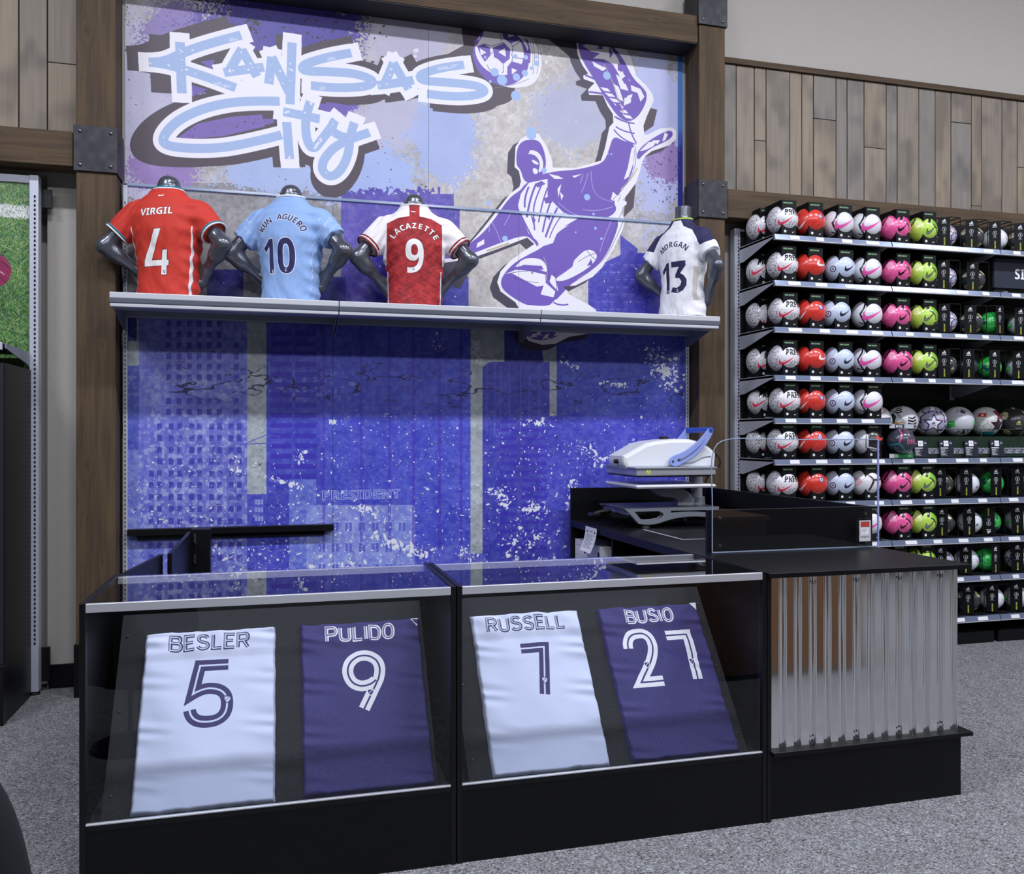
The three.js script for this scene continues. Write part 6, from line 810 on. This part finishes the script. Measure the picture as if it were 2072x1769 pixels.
{
  const R = rng(14), cols = [3.335, 3.545, 3.77, 3.995], bay2 = [4.245, 4.455], ad = [4.652, 4.889, 5.101, 5.329], j = () => (R() - 0.5) * 0.02;
  // speckled balls set back behind the first column, by the upright
  for (const r of [0, 1, 2, 3, 4, 5, 6]) boxedNike('speckled', 3.3 + j() * 0.6, r, -5.318 + j() * 0.5, 0, r % 3 === 1 ? -0.35 : r % 3 === 2 ? 0.5 : 0.1, ', set back beside the upright');
  const first = [['speckled', 'red', 'whitePink', 'whitePink'], ['speckled', 'redSwoosh', 'pale', 'whitePink'], ['speckled', 'red', 'pale', 'whitePink'], ['speckled', 'redSwoosh', 'pale', 'whitePink'], ['speckled', 'red', 'pale', 'whitePink'], ['speckled', 'red', 'pale', 'blackWhite'], ['speckled', 'red', 'pale', 'chevron']];
  first.forEach((row, r) => row.forEach((k, i) => boxedNike(k, cols[i] + j() + (r === 2 && i === 2 ? -0.02 : 0), r, -5.097 - Math.abs(j()) * 0.5, j() * 2, i === 0 ? j() : (R() - 0.5) * 0.25, r === 0 && i === 2 ? ', left of two' : r === 0 && i === 3 ? ', right of two' : i === 0 ? ', in the front row' : '')));
  boxedNike('whitePink', cols[3], 7); 
  for (const r of [0, 1, 2, 3, 6, 7]) { boxedNike('pink', bay2[0] + j(), r, -5.097, j() * 2, (R() - 0.5) * 0.2); boxedNike('lime', bay2[1] + j(), r, -5.097, j() * 2, (R() - 0.5) * 0.2); }
  boxedNike('dark', bay2[0] - 0.02, 8, -5.11); boxedNike('lime', bay2[1], 8, -5.11, 0, 0.4);
  const A = (r, list) => list.forEach(([k, x, t = 0, f = false, s = 0]) => boxedAdidas(k, x, r, t + j() * 3, f, -5.1, s));
  A(0, [['star', ad[0]], ['gold', ad[1]], ['blue', ad[2] - 0.005], ['gold', ad[3] - 0.005]]);
  A(1, [['star', ad[0] - 0.005], ['gold', ad[1] + 0.01]]);
  A(2, [['star', ad[0]], ['gold', ad[1] - 0.01], ['green', ad[2] + 0.005, 0.75, false, 0.3], ['whiteGreen', ad[3]]]);
  A(3, [['gold', ad[0] + 0.0, 0, false, 0.5], ['dark', ad[1] - 0.03, 0.2], ['green', ad[2] - 0.02, 0.42, false, 0.6], ['whiteGreen', ad[3] - 0.02]]);
  A(6, [['gold', ad[0] - 0.035, 0, false, 0.6], ['blue', ad[1] - 0.045, 0, false, 0.7], ['green', ad[2] - 0.005, 0.3, false, 0.2], ['dark', ad[3] - 0.03]]);
  A(7, [['gold', ad[0] - 0.02, 0, false, -0.5], ['blue', ad[1] - 0.02, 0, false, 0.4], ['green', ad[2] - 0.06, 0, true, 0.1], ['whiteGreen', ad[3] - 0.03]]);
  A(8, [['star', ad[0] - 0.03], ['blue', ad[1] - 0.05], ['green', ad[2] - 0.03, 0.75, false, 0.3], ['star', ad[3] - 0.03]]);
  A(9, [['star', ad[0] - 0.0], ['gold', ad[1] - 0.03], ['blue', ad[2] - 0.03], ['whiteGreen', ad[3] - 0.04]]);
}
// ---------- the size sign ----------
{
  const t = thing('size_sign', 'dark grey shelf sign with big white letters on the second shelf', 'sign', [5.08, ROWS[1], -5.16]);
  part('panel', bb(0, 0.5, 0.045, 0.265, -0.02, 0, 0.002), std({ color: 0x2a303c, roughness: 0.5 }), t); part('face', printed(0.496, 0.216, 512, 288, 512, 224).translate(0.25, 0.155, 0.0006), printMat, t); part('stand', bb(0.02, 0.1, 0, 0.05, -0.05, -0.02, 0.002), M.blackMatte, t); part('stand', bb(0.4, 0.48, 0, 0.05, -0.05, -0.02, 0.002), M.blackMatte, t); part('clip', bb(0.105, 0.15, 0.006, 0.03, -0.03, -0.024), M.shelfGrey, t);
}
// ---------- the display step with loose balls and price cards ----------
{
  const turfC = paint(256, 256, (x, y) => { const n = tnoise(x / 3, y / 7, 85, 37, 6), m = tnoise(x / 30, y / 30, 9, 9, 7); return [6 + n * 12 + m * 5, 20 + n * 30 + m * 8, 14 + n * 16]; }), turf = std({ map: texture(turfC, [5, 5]), bumpMap: grey(turfC, [5, 5]), bumpScale: 0.004, roughness: 0.95 });
  const pebC = paint(256, 64, (x, y) => { const n = tnoise(x / 4, y / 4, 64, 16, 3); const v = n > 0.46 ? 168 : 60; return [v * 0.96, v * 0.98, v * 1.08]; }), peb = std({ map: texture(pebC, [4, 14]), bumpMap: grey(pebC, [4, 14]), bumpScale: 0.003, roughness: 0.9 });
  const y0 = ROWS[5], t = thing('display_step', 'artificial turf display step with a pebble stripe carrying the loose balls', 'display stand', [4.13, y0, -5.2]);
  part('body', bb(0.0, 1.83, 0, 0.15, -0.3, 0, 0.003), turf, t); part('pebble_stripe', bb(0.22, 1.83, 0.025, 0.068, 0.0, 0.004), peb, t, 'grey pebble stripe'); part('turf_back', bb(0.0, 1.83, 0.15, 0.43, -0.315, -0.3), turf, t);
  part('wire_rail', [tube([[0.02, 0.205, -0.03], [0.9, 0.205, -0.03], [1.8, 0.205, -0.03]], 0.0028, 20, 6)], M.bolt, t, 'thin wire rail in front of the balls'); for (const x of [0.02, 0.9, 1.8]) part('rail_post', cyl(0.0035, 0.0035, 0.06, 8).translate(x, 0.178, -0.03), M.bolt, t);
  const R = rng(2), kinds = [['chevron', 4.194], ['flight', 4.42], ['star', 4.67], ['whiteGreen', 4.915], ['derby', 5.165], ['gold', 5.41]];
  kinds.forEach(([k, x], i) => { const b = solo('soccer_ball', GEO.shown, ballMat[k], `loose ${LOOK[k]} soccer ball on the turf display step`, 'ball'); b.position.set(x, y0 + 0.2625, -5.33); b.rotation.set(0.1, -0.62 + [0, 0, -0.25, 0.35, 0.1, 0][i], 0.1 * (i % 2)); });
  ['with a tick mark', 'below the starred ball', 'below the grey and green ball', 'below the plum ball'].forEach((s, i) => { const x = 4.42 + [0.035, 0.255, 0.475, 0.705][i], c = thing('price_card', `dark price card ${s} leaning on the turf display step`, 'price card', [x, y0 + 0.002, -5.172]); c.rotation.x = -0.12; part('card', bx(0.122, 0.125, 0.003, 0, 0.0625, 0), cardboard, c); part('print', printed(0.12, 0.123, 512 + i * 128, 0, 128, 192).translate(0, 0.0625, 0.0018), printMat, c); });
  // the boxed charcoal ball at the end of the step
  const d = thing('ball_carton', 'silver and green banded carton holding the charcoal ball', 'box', [4.205, y0, -5.075]);
  part('base_band', bx(0.2, 0.03, 0.1, 0, 0.015, -0.05), cardboard, d); part('base_print', printed(0.2, 0.03, 512, 240, 256, 48).translate(0, 0.015, 0.0006), printMat, d, 'green base band'); part('top_band', bx(0.2, 0.028, 0.1, 0, 0.222, -0.05), cardboard, d); part('top_print', printed(0.2, 0.028, 512, 192, 256, 48).translate(0, 0.222, 0.0006), printMat, d, 'silver top band'); part('back_wall', bx(0.2, 0.18, 0.003, 0, 0.119, -0.098), cardboard, d);
  const b = solo('soccer_ball', ballGeo(0.089), ballMat.dsg, 'charcoal soccer ball with teal and pink bands in the banded carton', 'ball'); b.position.set(4.205, y0 + 0.119, -5.075 - 0.006); b.scale.set(1.05, 1, 1); b.rotation.y = -0.45;
}
// ---------- the turf poster unit at the left edge ----------
{
  const X = -1.34, N = 1024, H = 1536, c = canvas(N, H), g = c.getContext('2d'), R = rng(55); // 1.2 m x 1.8 m of printed turf
  g.fillStyle = '#2c4a2e'; g.fillRect(0, 0, N, H);
  for (let i = 0; i < 60000; i++) { const x = R() * N, y = R() * H, t = fbm(x / 120, y / 120, 3), L = 8 + R() * 22, a = -Math.PI / 2 + (R() - 0.5) * 2.6; const k = R(); g.strokeStyle = k < 0.4 ? `rgb(${30 + t * 40},${70 + t * 60},${40 + t * 20})` : k < 0.75 ? `rgb(${70 + t * 60},${120 + t * 60},${60 + t * 30})` : k < 0.92 ? `rgb(${130 + t * 50},${150 + t * 50},${80 + t * 30})` : `rgb(${150},${168},${140})`; g.lineWidth = 1 + R() * 2; g.beginPath(); g.moveTo(x, y); g.quadraticCurveTo(x + Math.cos(a) * L * 0.5 + (R() - 0.5) * 6, y + Math.sin(a) * L * 0.5, x + Math.cos(a) * L, y + Math.sin(a) * L); g.stroke(); }
  // poster plane helper: photograph place -> canvas
  const PZ = -5.535, x1 = -1.375, y1 = 2.955, S = N / 1.2, map = (px, py) => { const p = atZ(px, py, PZ); return [N - (x1 - p[0]) * S, (y1 - p[1]) * S]; };
  const wy0 = map(20, 417)[1], wy1 = map(20, 441)[1]; for (let i = 0; i < 9000; i++) { const x = R() * N, y = lerp(wy0, wy1, R()) + (R() - 0.5) * 10; g.strokeStyle = R() > 0.25 ? `rgb(${214 + R() * 30},${216 + R() * 30},${218 + R() * 30})` : '#7d8c7c'; g.lineWidth = 1 + R() * 1.6; g.beginPath(); g.moveTo(x, y); g.lineTo(x + (R() - 0.5) * 16, y - R() * 14); g.stroke(); }
  const q = (s, col) => { g.beginPath(); s.split(' ').forEach((t, i) => { const p = map(...t.split(',').map(Number)); i ? g.lineTo(...p) : g.moveTo(...p); }); g.closePath(); g.fillStyle = col; g.fill(); }; const l = (s, col, w) => { g.beginPath(); s.split(' ').forEach((t, i) => { const p = map(...t.split(',').map(Number)); i ? g.lineTo(...p) : g.moveTo(...p); }); g.strokeStyle = col; g.lineWidth = w; g.stroke(); };
  q('-120,470 -60,480 0,515 14,525 22,540 23,552 18,566 8,576 -10,582 -70,620 -140,640', '#8c2250'); for (const [s, col, w] of [['-10,530 8,532 22,545', '#5e1436', 5], ['-6,545 10,552 18,562', '#a83a68', 4], ['-20,560 0,560 12,572', '#5e1436', 5], ['0,518 12,528 20,540', '#a8406c', 3], ['-4,548 4,552 8,556', '#e6dfe4', 3]]) l(s, col, w);
  const t = thing('poster_unit', 'tall shelving unit with a large turf photo poster above a black cabinet', 'shelving', [0, 0, 0]);
  const pg = new THREE.PlaneGeometry(1.2, 1.8).translate(x1 - 0.6, y1 - 0.9, PZ); part('poster', pg, std({ map: texture(c), roughness: 0.35 }), t, 'printed photo of green turf with a white line'); part('poster_back', bb(x1 - 1.2, x1, 0.1, y1, PZ - 0.012, PZ - 0.001), M.blackMatte, t);
  part('top_rail', bb(x1 - 1.2, x1 + 0.002, y1, y1 + 0.045, PZ - 0.03, PZ + 0.012, 0.003), M.upright, t); part('upright', bb(X - 0.032, X + 0.016, 0.02, 3.0, PZ - 0.04, PZ + 0.026, 0.003), M.upright, t, 'slotted grey upright'); part('foot', cyl(0.022, 0.026, 0.02, 16).translate(X - 0.006, 0.01, PZ), M.blackMatte, t);
  part('slots', (() => { const a = []; for (let y = 0.3; y < 2.9; y += 0.0255) a.push(bx(0.009, 0.014, 0.004, X - 0.003, y, PZ + 0.026)); return a; })(), M.slot, t).userData.kind = 'stuff';
  part('tie_bracket', bb(X + 0.0, X + 0.07, 2.83, 2.94, PZ - 0.06, PZ - 0.042, 0.003), M.blackMetal, t); part('tie_bracket', bb(X + 0.0, X + 0.06, 0.06, 0.26, PZ - 0.06, PZ - 0.042, 0.003), M.blackMetal, t);
  const s = thing('metal_shelf', 'grey steel shelf on a bracket under the turf poster', 'shelf', [X - 1.2, 1.985, PZ + 0.03]); part('deck', bb(0, 1.16, -0.025, -0.005, 0, 0.46, 0.002), M.shelfDark, s); part('front_rail', bb(0, 1.16, -0.04, 0.0, 0.46, 0.475, 0.003), M.upright, s); part('bracket', extrude([[0, -0.01], [0.45, -0.004], [0.45, -0.03], [0.05, -0.08], [0, -0.095]], 0.005).rotateY(-Math.PI / 2).translate(1.172, 0, 0), M.shelfGrey, s);
  const hs = []; for (let x = 0.4; x < 1.14; x += 0.035) hs.push(bx(0.01, 0.01, 0.003, x, -0.06, 0.008)); part('holes', hs, M.bolt, s).userData.kind = 'stuff';
  const cb = thing('cabinet', 'tall black cabinet standing under the turf poster', 'cabinet', [X - 0.02, 0, -5.0]); part('side_panel', bb(-0.02, 0, 0, 1.875, -0.5, 0, 0.002), M.blackLam, cb); part('front_panel', bb(-1.1, -0.02, 0.32, 1.87, -0.03, -0.012, 0.002), M.blackLam, cb); part('base', bb(-1.12, 0.002, 0, 0.31, -0.02, 0.03, 0.003), M.blackMetal, cb); part('top', bb(-1.1, -0.02, 1.85, 1.87, -0.5, -0.03, 0.002), M.blackLam, cb); part('edge_trim', bb(-0.03, -0.004, 0.31, 1.87, -0.012, 0.004, 0.002), M.shelfDark, cb);
}
// ---------- the dark jacket on a stand near the camera ----------
{
  const cx = -0.68, cz = -1.42, t = thing('jacket', 'dark navy jacket hanging at the bottom left near the camera', 'jacket', [cx, 0, cz], 0.5);
  const rows = [[0.3, 0.25, 0.1], [0.5, 0.245, 0.1], [0.75, 0.225, 0.095], [0.9, 0.2, 0.085], [1.02, 0.18, 0.075], [1.08, 0.11, 0.058], [1.12, 0.055, 0.05], [1.16, 0.052, 0.05]], P = [], U = [], I = [], n = 72, m = 40;
  for (let j = 0; j <= m; j++) { const y = lerp(0.3, 1.16, j / m); let i = 1; while (i < rows.length - 1 && y > rows[i][0]) i++; const f = (y - rows[i - 1][0]) / (rows[i][0] - rows[i - 1][0]), a = lerp(rows[i - 1][1], rows[i][1], f), b = lerp(rows[i - 1][2], rows[i][2], f); for (let k = 0; k <= n; k++) { const A = k / n * Math.PI * 2, w = 1 + (0.06 * Math.sin(A * 7 + Math.sin(y * 9) * 1.4) + 0.03 * Math.sin(A * 13 + y * 17)) * (1.05 - y) * 1.3 + 0.01 * Math.sin(y * 60 + A * 3); P.push(Math.cos(A) * a * w, y, Math.sin(A) * b * w); U.push(k / n, j / m); } }
  for (let j = 0; j < m; j++) for (let k = 0; k < n; k++) { const a = j * (n + 1) + k, b = a + 1, d = a + n + 1; I.push(a, d, b, b, d, d + 1); }
  const g = new THREE.BufferGeometry(); g.setAttribute('position', new THREE.Float32BufferAttribute(P, 3)); g.setAttribute('uv', new THREE.Float32BufferAttribute(U, 2)); g.setIndex(I); g.computeVertexNormals();
  const cloth = std({ color: 0x070912, roughness: 0.85, side: THREE.DoubleSide }); part('body', g, cloth, t); part('collar', new THREE.TorusGeometry(0.056, 0.014, 8, 28).rotateX(Math.PI / 2).translate(0, 1.155, 0), cloth, t);
  for (const s of [-1, 1]) part('sleeve', tube([[s * 0.15, 1.03, 0], [s * 0.24, 0.9, 0.01], [s * 0.29, 0.62, 0.02], [s * 0.3, 0.42, 0.03]], 0.055, 24, 14), cloth, t);
  const st = thing('garment_stand', 'thin black garment stand carrying the navy jacket', 'stand', [cx, 0, cz]); part('pole', cyl(0.012, 0.012, 1.18, 14).translate(0, 0.6, 0), M.blackMetal, st); part('base', cyl(0.17, 0.18, 0.015, 32).translate(0, 0.0075, 0), M.blackMetal, st);
}
// ---------- out of frame, mirrored in the corrugated metal: a brown wooden plinth ----------
{
  const t = thing('wooden_plinth', 'brown wooden display plinth standing on the carpet right of the camera', 'plinth', [3.1, 0, -0.75]); part('body', bb(-0.5, 0.5, 0.03, 0.86, -0.45, 0.45, 0.004), std({ color: 0x8f6848, roughness: 0.55 }), t); part('top', bb(-0.52, 0.52, 0.86, 0.89, -0.47, 0.47, 0.003), std({ color: 0x94704f, roughness: 0.5 }), t); part('foot', bb(-0.46, 0.46, 0, 0.03, -0.41, 0.41), M.blackMatte, t);
}
// ---------- out of frame: dark low shelving runs behind the camera, mirrored in the glass and the corrugated metal ----------
{
  const run = (x, z, w, h, where) => { const t = thing('shelf_run', `dark low shelving run ${where}`, 'shelving', [x, 0, z]); part('core', bb(-w / 2, w / 2, 0.1, h, -0.05, 0.05), M.blackMatte, t); part('base', bb(-w / 2, w / 2, 0, 0.1, -0.4, 0.4, 0.003), M.blackLam, t); for (const y of [0.45, 0.85, 1.25]) if (y < h) for (const s of [-1, 1]) part('shelf', bb(-w / 2, w / 2, y - 0.02, y, s * 0.05, s * 0.38), M.shelfDark, t); part('top_cap', bb(-w / 2 - 0.01, w / 2 + 0.01, h, h + 0.03, -0.06, 0.06), M.upright, t); };
  run(4.6, 2.4, 5.2, 1.5, 'behind and to the right of the camera'); run(-3.4, 2.0, 3.6, 1.5, 'behind and to the left of the camera'); run(7.2, -1.0, 1.6, 1.4, 'at the far end of the ball aisle');
}
// repeats share a group phrase
const GROUPS = { soccer_ball: 'soccer balls on the ball shelving', ball_carton: 'open black ball cartons on the ball shelving', window_carton: 'banded window boxes on the ball shelving', metal_shelf: 'steel shelves of the shop fixtures', shelving_bay: 'bays of the ball shelving', mannequin: 'mannequins in jerseys on the display shelf', folded_jersey: 'folded jerseys in the showcases', glass_showcase: 'black glass showcases', display_shelf: 'sections of the long display shelf', ceiling_lamp: 'flat ceiling lamps', timber_post: 'timber posts of the mural frame', timber_beam: 'timber beams along the back wall', price_card: 'price cards on the turf step', carton: 'white cartons under the workbench', shelf_run: 'dark shelving runs behind the camera' };
for (const o of scene.children) { const g = GROUPS[o.name.replace(/_\d{3}$/, '')]; if (g && o.userData.category) o.userData.group = g; }
scene.traverse((o) => { if (o.isMesh) o.receiveShadow = true; });
renderer.render(scene, camera);
